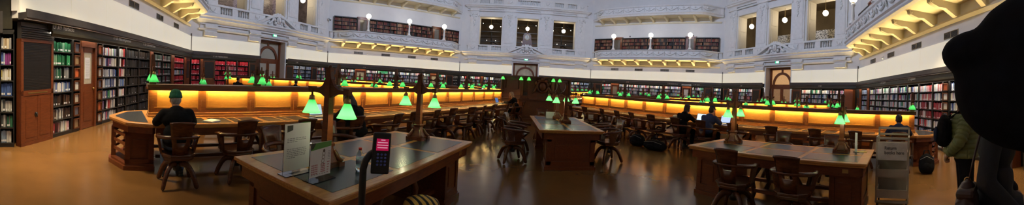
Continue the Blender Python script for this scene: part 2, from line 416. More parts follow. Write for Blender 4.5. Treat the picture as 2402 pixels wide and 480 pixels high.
    # exit sign
    s = thing('exit_sign', {'B': 'small green lit exit sign over the left arched door', 'D': 'small green lit exit sign over the middle door below the clock', 'F': 'small green lit exit sign over the right arched door'}[k], 'exit sign', fpt(k, 0, -.06, 4.09), rz, 'exit signs over the arched doors')
    obj('sign_box', MB().box(-.22, .22, -.05, .06, 0, .24), plain('white_sign_case', (.6, .6, .6), .5), s, bevel=.01)
    obj('sign_face', MB().box(-.20, .20, -.056, -.05, .02, .22), emit('green_exit_face', (.0, .55, .22), 1.2), s)
    wm = emit('white_exit_mark', (.9, 1, .95), 2.5)
    q = MB(); q.ell((-.06, -.06, .175), (.022, .006, .022), 8); q.tube([(-.06, -.06, .15), (-.075, -.06, .10), (-.11, -.06, .06)], .015, 6); q.tube([(-.075, -.06, .10), (-.04, -.06, .075), (-.045, -.06, .04)], .013, 6)
    q.tube([(-.10, -.06, .13), (-.06, -.06, .14), (-.02, -.06, .12)], .010, 6); q.box(.04, .14, -.062, -.056, .04, .20); obj('running_figure', q, wm, s)
    # pendant globes in the openings
    for i, u in enumerate((-3.82, 0, 3.82)):
        t = thing('pendant_globe', {'B': 'white pendant globe in the %s opening above the left arched door', 'D': 'white pendant globe in the %s opening above the middle door', 'F': 'white pendant globe in the %s opening above the right arched door'}[k] % ORD[i], 'pendant lamp', fpt(k, u, .55, 7.48), rz, 'globes hanging in the gallery openings')
        obj('globe', MB().ell((0, 0, 0), .2, 20), GLOBE, t)
        obj('rod', MB().tube([(0, 0, .19), (0, 0, .94)], .012, 6).lathe([(.05, .16), (.05, .24), (.015, .28)], 10), BRASS, t)
        light_point('pendant_light', fpt(k, u, 1.6, 7.9), 45 if k != 'D' else 40, (1, .82, .55), .3)

SOFFW = 3.9
def panel(k, u0, u1, fu=None):
    b = MB(); n = max(1, round((u1-u0)/1.72)); s = (u1-u0)/n
    for i in range(n): b.box(u0+s*i+.004, u0+s*(i+1)-.004, -.05, -.01, 2.60, 3.467)
    for i in range(1, n): b.box(u0+s*i-.004, u0+s*i+.004, -.047, -.01, 2.60, 3.467, 1)
    b.box(u0, u1, -.05, -.044, 3.467, 3.495)
    o = trim(b, [W_PANEL, CREAM], k); o['label'] = 'frosted white light panel'
    b = MB(); b.prof([(.0, 2.60), (-.20, 2.60), (-.20, 2.655), (-.225, 2.655), (-.225, 2.50), (-.205, 2.47), (0, 2.47)], u0, u1); trim(b, FASCIA2, k)
    b = MB(); b.prof([(0, 2.49), (-.15, 2.49), (-.15, 2.33), (-.17, 2.32), (-.17, 2.27), (-.15, 2.26), (-.13, 2.21), (-.11, 2.21), (-.11, 2.30), (0, 2.30)], u0 if fu is None else fu, u1)
    f = trim(b, FASCIA, k)
    obj('ledge_edge', MB().box(u0, u1, -.212, -.150, 2.462, 2.470), plain('ledge_edge_highlight', (.35, .33, .32), .3), f)  # pale strip paints a highlight along the ledge edge
    b = MB().box(u0+.05, u1-.05, -.16, -.13, 2.603, 2.612); obj('cove_lamp', b, LEDGELAMP, f)
    m = max(1, round((u1-u0)/5.4)); l, rz = floc(k)
    for i in range(m):          # linear cove uplights aimed off the panel at the soffit
        q = (u1-u0)/m; o = light_area('cove_uplight', fpt(k, u0+q*(i+.5), -.18, 2.625), (0, 0, 0), q*.98, .025, SOFFW*q*(.9 if k in DOORF else 1.0), (1, .72, .30)); o.data.spread = math.radians(48)
        o.rotation_euler = (Matrix.Rotation(rz, 4, 'Z') @ Matrix.Rotation(math.radians(180+20), 4, 'X')).to_euler()
        o = light_area('panel_top_uplight', fpt(k, u0+q*(i+.5), -.03, 3.50), (0, 0, 0), q*.98, .02, SOFFW*q*(.3 if k in DOORF else 1.0), (1, .72, .30)); o.data.spread = math.radians(84)
        o.rotation_euler = (Matrix.Rotation(rz, 4, 'Z') @ Matrix.Rotation(math.radians(180+34), 4, 'X')).to_euler()
    u0 = u0 if fu is None else fu
    b = MB().box(u0+.05, u1-.05, -.09, -.05, 2.285, 2.297); obj('shelf_lamp', b, SHELFLAMP if k in 'AB' else SHELFLAMP2, f)
    return f

def bal_path(y_mid=1.25):
    p = []
    for i in range(49):
        u = 6.75-13.5*i/48; t = min(1, (6.75-abs(u))/1.9); w = .12+(y_mid-.12)*t*t*(3-2*t)+.12*(1-(u/6.75)**2)
        p.append((u, -w))
    return p
def yat(path, u):
    return min(path, key=lambda q: abs(q[0]-u))[1]
def balcony(k, dz=0):
    l, rz = floc(k); path = bal_path()
    o = MB(); o.sweep([(-.16, 4.52), (.02, 4.52), (.05, 4.58), (.05, 4.64), (.12, 4.70), (.12, 4.76), (.02, 4.82), (-.02, 4.84), (-.02, 5.30), (.05, 5.36), (.07, 5.45), (-.20, 5.45), (-.20, 5.36), (-.16, 5.3)], path)
    bal = trim(o, W_PLASTER, k, fix=True); bal.location.z = dz
    s = MB(); n = len(path)
    for i in range(n-1):
        a, b = path[i], path[i+1]
        s.add([(a[0], .02, 4.62), (b[0], .02, 4.62), (b[0], b[1]+.1, 4.62), (a[0], a[1]+.1, 4.62), (a[0], .02, 4.50), (b[0], .02, 4.50), (b[0], b[1]+.1, 4.54), (a[0], a[1]+.1, 4.54)], [(0, 1, 2, 3), (7, 6, 5, 4)])
    s.prof([(.0, 4.0), (-.05, 4.0), (-.10, 4.08), (-.10, 4.14), (0, 4.16)], -6.6, 6.6)
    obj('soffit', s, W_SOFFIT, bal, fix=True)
    f = MB()                                      # swags with drops
    m = 11
    for i in range(m):
        u0 = -6.0+12*i/m; u1 = u0+12/m; pts = []
        for q in range(9):
            u = u0+(u1-u0)*q/8; pts.append((u, yat(path, u)-.03, 5.22-.26*math.sin(PI*q/8)))
        f.tube(pts, [.025, .03, .04, .05, .055, .05, .04, .03, .025], 6)
        f.ell((u0, yat(path, u0)-.035, 5.2), (.085, .04, .085), 8)
        for q in range(3): f.ell((u0+.03*(q-1), yat(path, u0)-.03, 5.10-.07*q), (.045, .03, .06), 6)
        um = (u0+u1)/2; f.ell((um, yat(path, um)-.03, 5.14), (.08, .03, .06), 6); f.ell((um, yat(path, um)-.03, 5.22), (.04, .03, .05), 6)
    obj('festoon', f, W_PLASTER, bal)
    br = MB()
    prof = [(0, 4.10), (-.16, 4.12), (-.34, 4.22), (-.5, 4.31), (-.72, 4.30), (-.9, 4.36), (-1.02, 4.42), (-1.05, 4.54), (0, 4.54)]
    br.prof(prof, -.10, .10); br.ell((0, -.95, 4.45), (.12, .10, .08), 8); br.ell((0, -.5, 4.34), (.11, .16, .06), 8)
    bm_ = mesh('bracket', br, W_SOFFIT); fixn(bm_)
    for i in range(9):
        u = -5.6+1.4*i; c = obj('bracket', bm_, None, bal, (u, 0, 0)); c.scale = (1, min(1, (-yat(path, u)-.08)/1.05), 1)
    return bal
def balcony_face(k):
    l, rz = floc(k)
    wall = struct('wall_'+SIDE[k], MB().prism(wallpoly(-HW, HW), 2.5, 13), W_WALL, l, rz)
    obj('shelf_recess_back', MB().box(-HW-.2, HW+.2, .36, .5, 0, 2.5), BLACKW, wall)
    panel(k, -HW+.03, HW-.03, -5.98 if k == 'A' else None); b = balcony(k)
    if k in 'CE': balcony(k, 4.1)
    for i, u in enumerate((-4.05, -1.4, 1.3, 3.8)):
        t = thing('air_vent', 'dark air vent, %s from the left on the %s' % (ORD[i], WHERE[k]), 'vent', fpt(k, u, 0, 3.56), rz, 'air vents under the balconies')
        fr = MB(); fr.box(-.42, .42, -.02, .02, 0, .02); fr.box(-.42, .42, -.02, .02, .20, .22); fr.box(-.42, -.40, -.02, .02, 0, .22); fr.box(.40, .42, -.02, .02, 0, .22); fr.box(-.02, .02, -.02, .02, 0, .22)
        obj('vent_frame', fr, plain('vent_frame_paint', (.22, .19, .14), .5) if 'vent_frame_paint' not in bpy.data.materials else bpy.data.materials['vent_frame_paint'], t)
        gr = MB().box(-.4, .4, .0, .02, .02, .2)
        for q in range(6): gr.box(-.4, .4, -.014, 0, .03+.03*q, .04+.03*q)
        obj('grille', gr, GRILLE, t)
    path = bal_path()
    for i, u in enumerate((-3.65, .25, 4.0)):
        t = thing('globe_lamp_post', 'white globe lamp on turned post, %s from left on the %s' % (ORD[i], {'A': 'left balcony', 'C': 'left far balcony', 'E': 'right far balcony', 'G': 'right balcony'}[k]), 'lamp', fpt(k, u, yat(path, u)+.05, 5.45), rz, 'globe lamps on the balcony parapets')
        obj('post', MB().lathe([(.20, 0), (.20, .05), (.13, .10), (.10, .22), (.085, .30), (.10, .42), (.075, .7), (.07, .90), (.12, .98), (.12, 1.04), (.06, 1.10)], 14), W_PLASTER, t)
        obj('globe', MB().ell((0, 0, 1.33), .215, 20), GLOBE, t)
        obj('collar', MB().lathe([(.07, 1.07), (.09, 1.12), (.08, 1.16)], 12), BRASS, t)
        light_point('globe_light', fpt(k, u, yat(path, u)-.35, 6.79), 7, (1, .78, .48), .2)
for k in BALF: balcony_face(k)
for k in DOORF: door_face(k)

for i in range(-3, 3):
    a = math.radians(22.5+45*i); b = MB().cb((0, 0, 3.1), (.05, .05, 1.1)); TN[0] += 1
    struct('trim_%d' % TN[0], b, FASCIA2, ((R-.06)*math.sin(a), (R-.06)*math.cos(a), 0), -a)
# back vestibule where the photograph was taken
wb = MB(); wb.box(-7.1, 7.1, -18.9, -18.7, 0, 13); struct('wall_back', wb, W_WALL)
wb = MB(); wb.box(-7.1, -6.93, -18.7, -16.72, 2.3, 13); wb.box(6.93, 7.1, -18.7, -16.7, 0, 13); struct('wall_entry_returns', wb, FASCIA)
wb = MB(); wb.box(-6.97, -6.87, -16.74, -16.63, 2.63, 4.2); wb.box(-6.97, -6.86, -16.745, -16.625, 2.98, 3.0); struct('trim_91', wb, W_WALL)
wb = MB(); wb.box(-7.30, -7.22, -18.7, -16.75, 0, 2.3); struct('wall_entry_shelf_recess', wb, BLACKW)
wb = MB(); wb.prof([(-16.9, 2.60), (-18.6, 2.60), (-18.6, 2.2), (-16.9, 2.2)], -7.1, -6.72); struct('trim_90', wb, FASCIA2)

# clock over the middle door
t = thing('gallery_clock', 'wooden case clock with white dial in the middle opening of the far wall', 'clock', fpt('D', 0, .25, 5.5), floc('D')[1])
b = MB(); slab(b, [(-.62, 0), (.62, 0), (.50, .55), (.42, .75), (.42, 1.2), (.28, 1.36), (-.28, 1.36), (-.42, 1.2), (-.42, .75), (-.50, .55)], -.16, .16); b.box(-.68, .68, -.2, .2, -.01, .10); b.box(-.3, .3, -.18, .18, 1.34, 1.42); b.ell((0, 0, 1.5), .1, 8)
obj('clock_case', b, MAHOG_D, t, fix=True)
b = MB(); b.lathe([(.0, 0), (.27, 0), (.27, .02), (0, .02)], 24, M=Matrix.Translation((0, -.17, 1.0)) @ Matrix.Rotation(PI/2, 4, 'X')); obj('dial', b, plain('white_dial', (.7, .7, .66), .5), t)
b = MB(); b.box(-.012, .012, -.205, -.19, .99, 1.2); b.box(-.012, .13, -.205, -.19, .99, 1.012); obj('clock_hands', b, GRILLE, t)
for i in range(12):
    a = PI*i/6; obj('hour_mark', MB().cb((.22*math.sin(a), -.195, 1.0+.22*math.cos(a)), (.02, .01, .02)), GRILLE, t)
obj('bezel', MB().tube([(.28*math.cos(2*PI*i/24), -.18, 1.0+.28*math.sin(2*PI*i/24)) for i in range(25)], .022, 6), BRASS, t)

# security cameras
for k, u, lab in (('B', 6.62, 'white dome security camera on the corner beside the left arched-door bay'), ('F', 6.45, 'white dome security camera on the corner beside the right arched-door bay')):
    t = thing('security_camera', lab, 'camera', fpt(k, u, 0, 6.45), floc(k)[1], 'security cameras on the gallery walls')
    obj('mount', MB().box(-.09, .09, -.02, .01, -.1, .1).tube([(0, -.02, 0), (0, -.22, .03), (.02, -.30, 0)], .03, 8), W_PLASTER, t)
    obj('housing', MB().lathe([(.12, 0), (.12, .08), (.08, .14), (0, .16)], 14, (.02, -.30, -.1)), PAPER, t)
    obj('dome', MB().lathe([(0, -.10), (.07, -.07), (.10, 0)], 14, (.02, -.30, -.1)), GRILLE, t)
# small box sensor and bell beside the vents
for k, u, z in (('G', -2.4, 3.66), ('C', -3.2, 3.66), ('C', 2.9, 3.66), ('E', -2.5, 6.95), ('E', 3.95, 6.95)):
    t = thing('wall_sensor', {-2.4: 'tiny white sensor below the right balcony', -3.2: 'tiny white sensor below the left far balcony, left one', 2.9: 'tiny white sensor below the left far balcony, right one', -2.5: 'tiny dark sensor above the right far balcony bookcases, left one', 3.95: 'tiny dark sensor above the right far balcony bookcases, right one'}[u], 'sensor', fpt(k, u, 0, z), floc(k)[1], 'small wall sensors')
    obj('sensor_body', MB().cb((0, -.03, 0), (.09, .07, .13)), PAPER if z < 4 else GRILLE, t, bevel=.01); obj('sensor_eye', MB().ell((0, -.07, -.02), .025, 8), GRILLE, t)
# ================================================================== bookcases and books
ROWZ = [.08, .385, .69, 1.0, 1.305, 1.61, 1.915]
PAL = {
 'green': [('green', (.03, .24, .09)), ('green', (.04, .30, .12)), ('dark green', (.02, .14, .06)), ('pale green', (.25, .45, .30))],
 'greygreen': [('dark grey', (.08, .09, .09)), ('dark green', (.03, .13, .07)), ('grey', (.25, .26, .26)), ('pale grey', (.5, .5, .48))],
 'bluew': [('navy', (.03, .05, .16)), ('blue', (.06, .11, .30)), ('white', (.65, .64, .6)), ('pale blue', (.25, .33, .45)), ('grey', (.3, .3, .32))],
 'brown': [('dark brown', (.055, .03, .02)), ('brown', (.10, .05, .03)), ('black', (.02, .018, .016))],
 'brownw': [('dark brown', (.06, .035, .025)), ('brown', (.12, .07, .05)), ('white', (.62, .60, .56)), ('black', (.025, .02, .02))],
 'white': [('white', (.68, .66, .6)), ('cream', (.62, .55, .42)), ('pink', (.55, .3, .32)), ('pale blue', (.4, .5, .58)), ('red', (.45, .06, .06))],
 'pale': [('white', (.74, .72, .67)), ('white', (.66, .64, .6)), ('cream', (.7, .62, .48)), ('cream', (.62, .54, .4)), ('pale blue', (.4, .5, .6)), ('red', (.5, .06, .06)), ('black', (.03, .03, .035)), ('grey', (.32, .32, .34)), ('green', (.05, .25, .12)), ('mauve', (.25, .15, .25)), ('navy', (.04, .06, .18))],
 'tan': [('tan', (.42, .30, .17)), ('cream', (.6, .52, .38)), ('navy', (.04, .06, .16)), ('grey', (.3, .3, .32)), ('brown', (.14, .08, .05))],
 'bluep': [('blue', (.07, .12, .38)), ('navy', (.04, .05, .18)), ('purple', (.22, .04, .20)), ('teal', (.05, .2, .25)), ('pale blue', (.3, .36, .5))],
 'yellow': [('cream', (.58, .5, .32)), ('yellow', (.5, .42, .15)), ('white', (.66, .64, .58)), ('grey', (.28, .28, .28))],
 'dark': [('black', (.022, .02, .018)), ('dark brown', (.045, .03, .022)), ('charcoal', (.05, .05, .05))],
 'darkg': [('charcoal', (.05, .055, .05)), ('dark green', (.03, .09, .05)), ('grey', (.13, .14, .13)), ('black', (.025, .025, .022)), ('red', (.35, .03, .05))],
 'red': [('red', (.46, .018, .03)), ('red', (.40, .012, .025)), ('dark red', (.30, .01, .02)), ('red', (.55, .04, .05))],
 'pink': [('pink', (.55, .16, .17)), ('red', (.48, .05, .06)), ('pink', (.55, .28, .26))],
 'blue': [('slate blue', (.10, .14, .22)), ('blue grey', (.16, .20, .28)), ('navy', (.05, .07, .14)), ('grey', (.28, .30, .33))],
 'maroon': [('maroon', (.22, .03, .035)), ('maroon', (.28, .04, .05)), ('brown', (.15, .06, .045)), ('white', (.6, .58, .55)), ('dark red', (.3, .03, .04))],
 'leather': [('oxblood', (.16, .035, .025)), ('oxblood', (.11, .025, .02)), ('brown', (.18, .085, .045)), ('tan', (.30, .16, .09)), ('black', (.03, .02, .02))],
 'emptyish': [('charcoal', (.04, .04, .04))],
}
STUFF = MB(); STUFF.c = []
LIMIT = [300]; NB = [0]
def addc(b, c, n0): b.c += [c]*(len(b.v)-n0)
def book_geo(b, w, d, h, M, c, sticker, top=(.55, .52, .45)):
    n0 = len(b.v); b.box(-w/2, w/2, 0, d, 0, h, 0, M); addc(b, c, n0)
    if sticker and w > .017:
        n0 = len(b.v); z = .022
        b.add([(-w*.42, -.0015, z), (w*.42, -.0015, z), (w*.42, -.0015, z+.035), (-w*.42, -.0015, z+.035)], [(0, 1, 2, 3)], 0, False, M); addc(b, (.72, .71, .68), n0)
def fill(place, u0, u1, z0, pal, hm=.25, own=None, sticker=.4, dens=.97, y0=.03, wmul=1.0):
    """place(u, y, z) gives the world matrix of a spot on the face; own = (case phrase, shelf phrase, group) makes each book an object"""
    u = u0+.015; idx = 0; P = PAL[pal]; base_h = hm*random.uniform(.84, .98); run = random.choice(P); left = 0
    out = []
    while u < u1-.02:
        if left <= 0: run = random.choice(P); left = random.randint(1, 5) if pal not in ('red', 'green', 'dark', 'maroon') else random.randint(3, 9)
        left -= 1
        nm, c = run if random.random() < .7 else random.choice(P)
        w = random.choice((.02, .026, .03, .034, .04, .05))*wmul
        if u+w > u1-.012: break
        if random.random() > dens: u += random.uniform(.03, .16)*wmul; left = 0; continue
        h = base_h*random.uniform(.9, 1.06); h = min(h, .278); d = random.uniform(.15, .21)
        k = random.uniform(.85, 1.15); c2 = tuple(min(1, x*k) for x in c)
        st = random.random() < sticker
        M = place(u+w/2, y0+random.uniform(0, .02), z0+.002)
        out.append((w, d, h, M, nm, c2, st)); u += w+.0015
    for i, (w, d, h, M, nm, c2, st) in enumerate(out):
        if own and LIMIT[0] > 0:
            LIMIT[0] -= 1
            b = MB(); b.c = []; b.box(-w/2+.0006, w/2-.0006, .002, d, 0, h); b.c = [c2]*8
            r = .85
            o = obj('book', b, BOOKC, None, cols=b.c, bevel=.002); o.matrix_world = M
            tag(o, '%s book, %s from left, %s shelf, %s' % (nm, ORD[i], own[1], own[0]), 'book', own[2])
            if st and w > .017:
                q = MB().box(-w*.40, w*.40, -.0012, .0022, .022, .06); obj('spine_label', q, PAPER, o)['label'] = 'white spine label'
        else: book_geo(STUFF, w, d, h, M, c2, st)
def face_place(k):
    l, rz = floc(k); B = Matrix.Translation(l) @ Matrix.Rotation(rz, 4, 'Z')
    return lambda u, y, z: B @ Matrix.Translation((u, y, z))
SHELF_ME = mesh('shelf', MB().box(-.5, .5, 0, .34, -.022, 0), BLACKW)
CASEN = {}
def case(k, u0, u1, pal, desc, own=None, sticker=.4, hm=.25, wood_=None, box=False):
    CASEN[k] = CASEN.get(k, 0)+1
    l = fpt(k, (u0+u1)/2, 0, 0); rz = floc(k)[1]; w = u1-u0; m = wood_ or BLACKW
    t = thing('bookcase', '%s of %s, %s from left on the %s' % ('narrow case' if box else 'bookcase', desc, ORD[CASEN[k]-1], WHERE[k]), 'bookcase', l, rz, 'bookcases round the reading room')
    f = MB(); f.box(-w/2, -w/2+.022, 0, .34, 0, 2.24); f.box(w/2-.022, w/2, 0, .34, 0, 2.24); f.box(-w/2, w/2, 0, .34, 2.22, 2.28); f.box(-w/2, w/2, .005, .34, 0, .058); f.box(-w/2, w/2, .335, .345, 0, 2.24)
    obj('case_frame', f, m, t)
    for z in ROWZ:
        s = obj('shelf', SHELF_ME, None, t, (0, 0, z)); s.scale = (w-.04, 1, 1)
    pl = face_place(k)
    rows = pal if isinstance(pal, list) else [pal]*7            # bottom shelf first
    nm = ['bottom', 'second lowest', 'third lowest', 'middle', 'third', 'second', 'top']
    if box:
        bx = MB()
        for i, z in enumerate(ROWZ):
            bx.box(-w/2+.03, -w/2+.06, -.03, .2, z, z+.25); bx.box(w/2-.06, w/2-.03, -.03, .2, z, z+.25); bx.box(-w/2+.03, w/2-.03, -.03, .2, z+.22, z+.25); bx.box(-w/2+.03, w/2-.03, -.03, .2, z, z+.03)
        obj('box_frame', bx, MAHOG_D, t)
        for i, z in enumerate(ROWZ):
            c = [(.5, .46, .36), (.55, .12, .03), (.12, .12, .14), (.6, .58, .5), (.3, .2, .1)][(i*3+int(abs(u0)*10)) % 5]
            q = MB().box(-w/2+.065, w/2-.065, .0, .18, z+.032, z+.215)
            o = obj('box_file', q, plain('box_file_%d_%d' % (int(abs(u0)*100), i), c, .6), t)
        return t
    order = range(6, -1, -1) if own else range(7)
    for i in order:
        fill(pl, u0+.022, u1-.022, ROWZ[i], rows[i], hm, (own[0], nm[i], own[1]) if own else None, sticker)
    return t
CABN = {}
def cabinet(k, u0, u1, lab=None):
    CABN[k] = CABN.get(k, 0)+1; w = u1-u0
    t = thing('louvred_cabinet', lab or 'louvred wooden cabinet, %s from left on the %s' % (ORD[CABN[k]-1], WHERE[k]), 'cabinet', fpt(k, (u0+u1)/2), floc(k)[1], 'louvred cabinets between the bookcases')
    b = MB(); b.box(-w/2, w/2, .0, .10, 0, 2.12); b.box(-w/2, -w/2+.07, -.03, 0, 0, 2.12); b.box(w/2-.07, w/2, -.03, 0, 0, 2.12); b.box(-w/2, w/2, -.035, 0, 2.06, 2.12); b.box(-w/2, w/2, -.03, 0, 1.0, 1.10); b.box(-w/2, w/2, -.035, 0, 0, .07)
    obj('cabinet_body', b, MAHOG, t)
    g = MB().box(-w/2+.07, w/2-.07, -.012, -.002, 1.10, 2.06)
    for i in range(30): g.box(-w/2+.075, w/2-.075, -.022, -.012, 1.112+.0315*i, 1.126+.0315*i)
    obj('grille', g, GRILLE, t)
    for s in (-1, 1):
        a, c = (-w/2+.072, -.003) if s < 0 else (.003, w/2-.072)
        d = MB().box(a, c, -.022, -.002, .075, .995); d.box(a+.07, c-.07, -.028, -.022, .15, .92)
        d = obj('door', d, MAHOG, t)
        if s < 0: obj('handle', MB().lathe([(.0, 0), (.05, 0), (.05, .008), (0, .012)], 12, M=Matrix.Translation((-.06, -.03, .60)) @ Matrix.Rotation(PI/2, 4, 'X')).tube([(-.10, -.045, .65), (-.03, -.045, .56)], .012, 6), GRILLE, d)
    obj('name_strip', MB().box(-w*.3, w*.3, -.034, -.03, 1.035, 1.06), BRASS, t)
    s = MB()
    for i in range(6): s.box(-w/2, w/2, -.06, -.03, 2.14+.042*i, 2.152+.042*i)
    s.box(-w/2, w/2, -.02, .08, 2.12, 2.44)
    obj('top_slats', s, FASCIA2, t)
def pil(k, u0, u1):
    b = MB(); b.box(u0, u1, -.02, .3, 0, 2.28); b.box(u0+.05, u1-.05, -.035, -.02, .2, 2.1); b.box(u0-.01, u1+.01, -.04, 0, 0, .12); trim(b, MAHOG, k)
DN = [3]
def wood_door(k, u0, u1, pane=(.5, .45, .33), notice=None):
    DN[0] += 1; w = u1-u0
    d = struct('door_%d' % DN[0], None, None, fpt(k, (u0+u1)/2, .0), floc(k)[1])
    f = MB().box(-w/2, -w/2+.09, -.005, .34, 0, 2.28).box(w/2-.09, w/2, -.02, .34, 0, 2.28).box(-w/2, w/2, -.02, .34, 2.08, 2.28); obj('door_frame', f, MAHOG, d)
    l = MB(); a = w/2-.09; l.box(-a, a, .02, .06, .01, 1.15); l.box(-a, -a+.1, .02, .06, 1.15, 2.08); l.box(a-.1, a, .02, .06, 1.15, 2.08); l.box(-a, a, .02, .06, 1.95, 2.08); l.box(-a+.1, a-.1, .01, .02, .2, .95)
    l = obj('door_leaf', l, MAHOG, d); obj('leaf_glass', MB().box(-a+.1, a-.1, .035, .042, 1.15, 1.95), plain('door_pane_%d' % DN[0], pane, .3), l)
    obj('door_knob', MB().ell((a-.06, -.01, 1.02), .03, 10), BRASS, l)
    if notice:
        n = obj('paper_notice', MB().box(-.14, .10, .028, .031, 1.28, 1.82), PAPER, None, fpt(k, (u0+u1)/2), floc(k)[1]); tag(n, 'white paper notice taped inside the wooden door by the yearbooks', 'notice')
        q = MB()
        for i in range(16): q.box(-.11, .04+.02*(i % 3), .0265, .0278, 1.33+.028*i, 1.333+.028*i)
        obj('notice_print', q, GRILLE, n)

yb = ['white', 'brownw', 'brown', 'bluew', 'greygreen', 'green', 'green']
# corner case on the return wall: only its end shows
t = thing('bookcase', 'dark case of tan and blue books in the corner left of the louvred cabinet', 'bookcase', (-6.94, -16.825, 0), PI/2, 'bookcases round the reading room')
f = MB(); f.box(-.145, -.125, 0, .28, 0, 2.24); f.box(.125, .145, 0, .28, 0, 2.24); f.box(-.145, .145, 0, .28, 2.2, 2.28); f.box(-.145, .145, .27, .28, 0, 2.24); f.box(-.145, .145, .005, .28, 0, .058); obj('case_frame', f, BLACKW, t)
Bc = Matrix.Translation((-6.94, -16.825, 0)) @ Matrix.Rotation(PI/2, 4, 'Z')
for i, z in enumerate(ROWZ):
    s = obj('shelf', SHELF_ME, None, t, (0, 0, z)); s.scale = (.25, .8, 1)
for i in range(6, -1, -1):
    fill(lambda u, y, z: Bc @ Matrix.Translation((u, y, z)), -.125, .125, ROWZ[i], ['bluew', 'greygreen', 'greygreen', 'bluew', 'yellow', 'bluep', 'tan'][i], .25, ('corner bookcase', ['bottom', 'second lowest', 'third lowest', 'middle', 'third', 'second', 'top'][i], 'books in the corner bookcase'), .6, 1.0)
cabinet('A', -6.80, -5.78, 'tall wooden cabinet with black louvred grille left of the yearbooks bookcase')
case('A', -5.75, -4.99, yb, 'green and blue yearbooks', ('yearbooks bookcase', 'books in the yearbooks bookcase'), .45)
case('A', -4.97, -4.66, 'pale', 'framed box files', box=True)
wood_door('A', -4.63, -3.86, notice=True)
case('A', -3.82, -3.52, 'pale', 'framed box files', box=True)
case('A', -3.50, -2.50, ['pale', 'pale', 'pale', 'bluew', 'bluew', 'pale', 'pale'], 'pale mixed books', ('pale bookcase by the wooden door', 'books right of the wooden door'), .3)
case('A', -2.48, -1.92, ['dark', 'dark', 'white', 'bluew', 'white', 'pale', 'pale'], 'white and grey books')
case('A', -1.9, -.85, 'dark', 'black bound volumes', sticker=.1)
case('A', -.83, .24, 'dark', 'black bound volumes', sticker=.1)
pil('A', .26, .58)
case('A', .60, 1.85, 'darkg', 'charcoal and green volumes', sticker=.8)
case('A', 1.87, 3.1, 'darkg', 'charcoal and red volumes', sticker=.8)
pil('A', 3.12, 3.6)
case('A', 3.62, 5.6, ['red', 'red', 'red', 'red', 'pale', 'red', 'red'], 'red bound volumes', sticker=.5)
pil('A', 5.62, 5.95); cabinet('A', 5.97, 6.78)
case('B', -6.78, -6.16, 'red', 'red bound volumes', sticker=.5); pil('B', -6.14, -5.97); cabinet('B', -5.95, -5.1)
case('B', -5.08, -4.24, 'red', 'red bound volumes', sticker=.3); case('B', -4.22, -3.3, ['red', 'red', 'red', 'red', 'pink', 'pink', 'red'], 'pink and red volumes', sticker=.4)
case('B', -3.28, -2.3, 'red', 'red bound volumes', sticker=.3); cabinet('B', -2.28, -1.45)
cabinet('B', 1.45, 2.3)
for a in (2.32, 3.1, 3.88): case('B', a, a+.76, 'blue', 'slate blue volumes', sticker=.6)
cabinet('B', 4.68, 5.4); case('B', 5.42, 6.1, 'pale', 'mixed books'); case('B', 6.12, 6.78, 'pale', 'mixed books')
cabinet('C', -6.78, -6.0); case('C', -5.98, -5.2, 'pale', 'pale mixed books'); case('C', -5.18, -4.3, 'pale', 'pale mixed books'); wood_door('C', -4.28, -3.25, (.62, .5, .28))
for i, a in enumerate((-3.2, -2.1, -1.0, .1, 1.2, 2.3)): case('C', a, a+1.08, ['pale', 'pale', 'pale', 'pale', 'pale', 'pale', 'green' if i == 1 else 'pale'], 'green-topped books' if i == 1 else 'pale mixed books')
wood_door('C', 3.42, 4.3, (.62, .52, .28)); case('C', 4.34, 5.3, 'pale', 'pale mixed books'); cabinet('C', 5.32, 6.1); case('C', 6.12, 6.78, 'dark', 'dark volumes')
for a in (-6.78, -5.7): case('D', a, a+1.06, 'pale', 'mixed books')
pil('D', -4.6, -4.3); case('D', -4.28, -3.2, 'pale', 'mixed books'); case('D', -3.18, -2.2, 'dark', 'dark volumes'); cabinet('D', -2.18, -1.45)
cabinet('D', 1.45, 2.2); case('D', 2.22, 3.3, 'dark', 'dark volumes'); case('D', 3.32, 4.4, 'pale', 'mixed books'); pil('D', 4.42, 4.7); case('D', 4.72, 5.75, 'pale', 'mixed books'); case('D', 5.77, 6.78, 'blue', 'slate blue volumes')
cabinet('E', -6.4, -5.5); case('E', -5.45, -4.4, 'pale', 'pale mixed books'); wood_door('E', -4.36, -3.5, (.3, .22, .14))
for a in (-3.45, -2.37, -1.29, -.21, .87, 1.95): case('E', a, a+1.06, 'pale', 'pale mixed books')
wood_door('E', 3.1, 4.0, (.55, .5, .44)); case('E', 4.04, 5.2, 'pale', 'pale mixed books'); cabinet('E', 5.25, 6.05); case('E', 6.07, 6.78, 'pale', 'pale mixed books')
cabinet('F', -6.7, -5.95); case('F', -5.93, -5.35, 'pale', 'mixed books'); cabinet('F', -5.33, -4.6); case('F', -4.58, -3.7, 'pale', 'mixed books'); case('F', -3.68, -2.8, 'pale', 'mixed books'); cabinet('F', -2.78, -1.9)
cabinet('F', 1.5, 2.3)
for a in (2.32, 3.2, 4.08): case('F', a, a+.86, 'pale', 'white and coloured books')
case('F', 4.96, 5.85, ['maroon']*5+['pale', 'pale'], 'maroon volumes'); pil('F', 5.88, 6.5)
pil('G', -6.6, -6.2); case('G', -6.18, -5.0, ['pale']*5+['blue', 'blue'], 'blue and white books'); pil('G', -4.98, -4.6)
for i, a in enumerate((-4.58, -3.56, -2.54, -1.52, -.5, .52)): case('G', a, a+1.0, 'pale', 'bright mixed books', sticker=.6)
case('G', 1.54, 2.6, ['pale', 'pale', 'white', 'maroon', 'maroon', 'white', 'white'], 'white and maroon books', sticker=.5); case('G', 2.62, 3.3, ['pale', 'pale', 'pale', 'maroon', 'maroon', 'pale', 'white'], 'pink and maroon books', sticker=.5)
case('G', 3.32, 3.7, 'pale', 'framed box files', box=True)
for a in (3.72, 4.75): case('G', a, a+1.0, 'pale', 'mixed books')
pil('G', 5.8, 6.6)

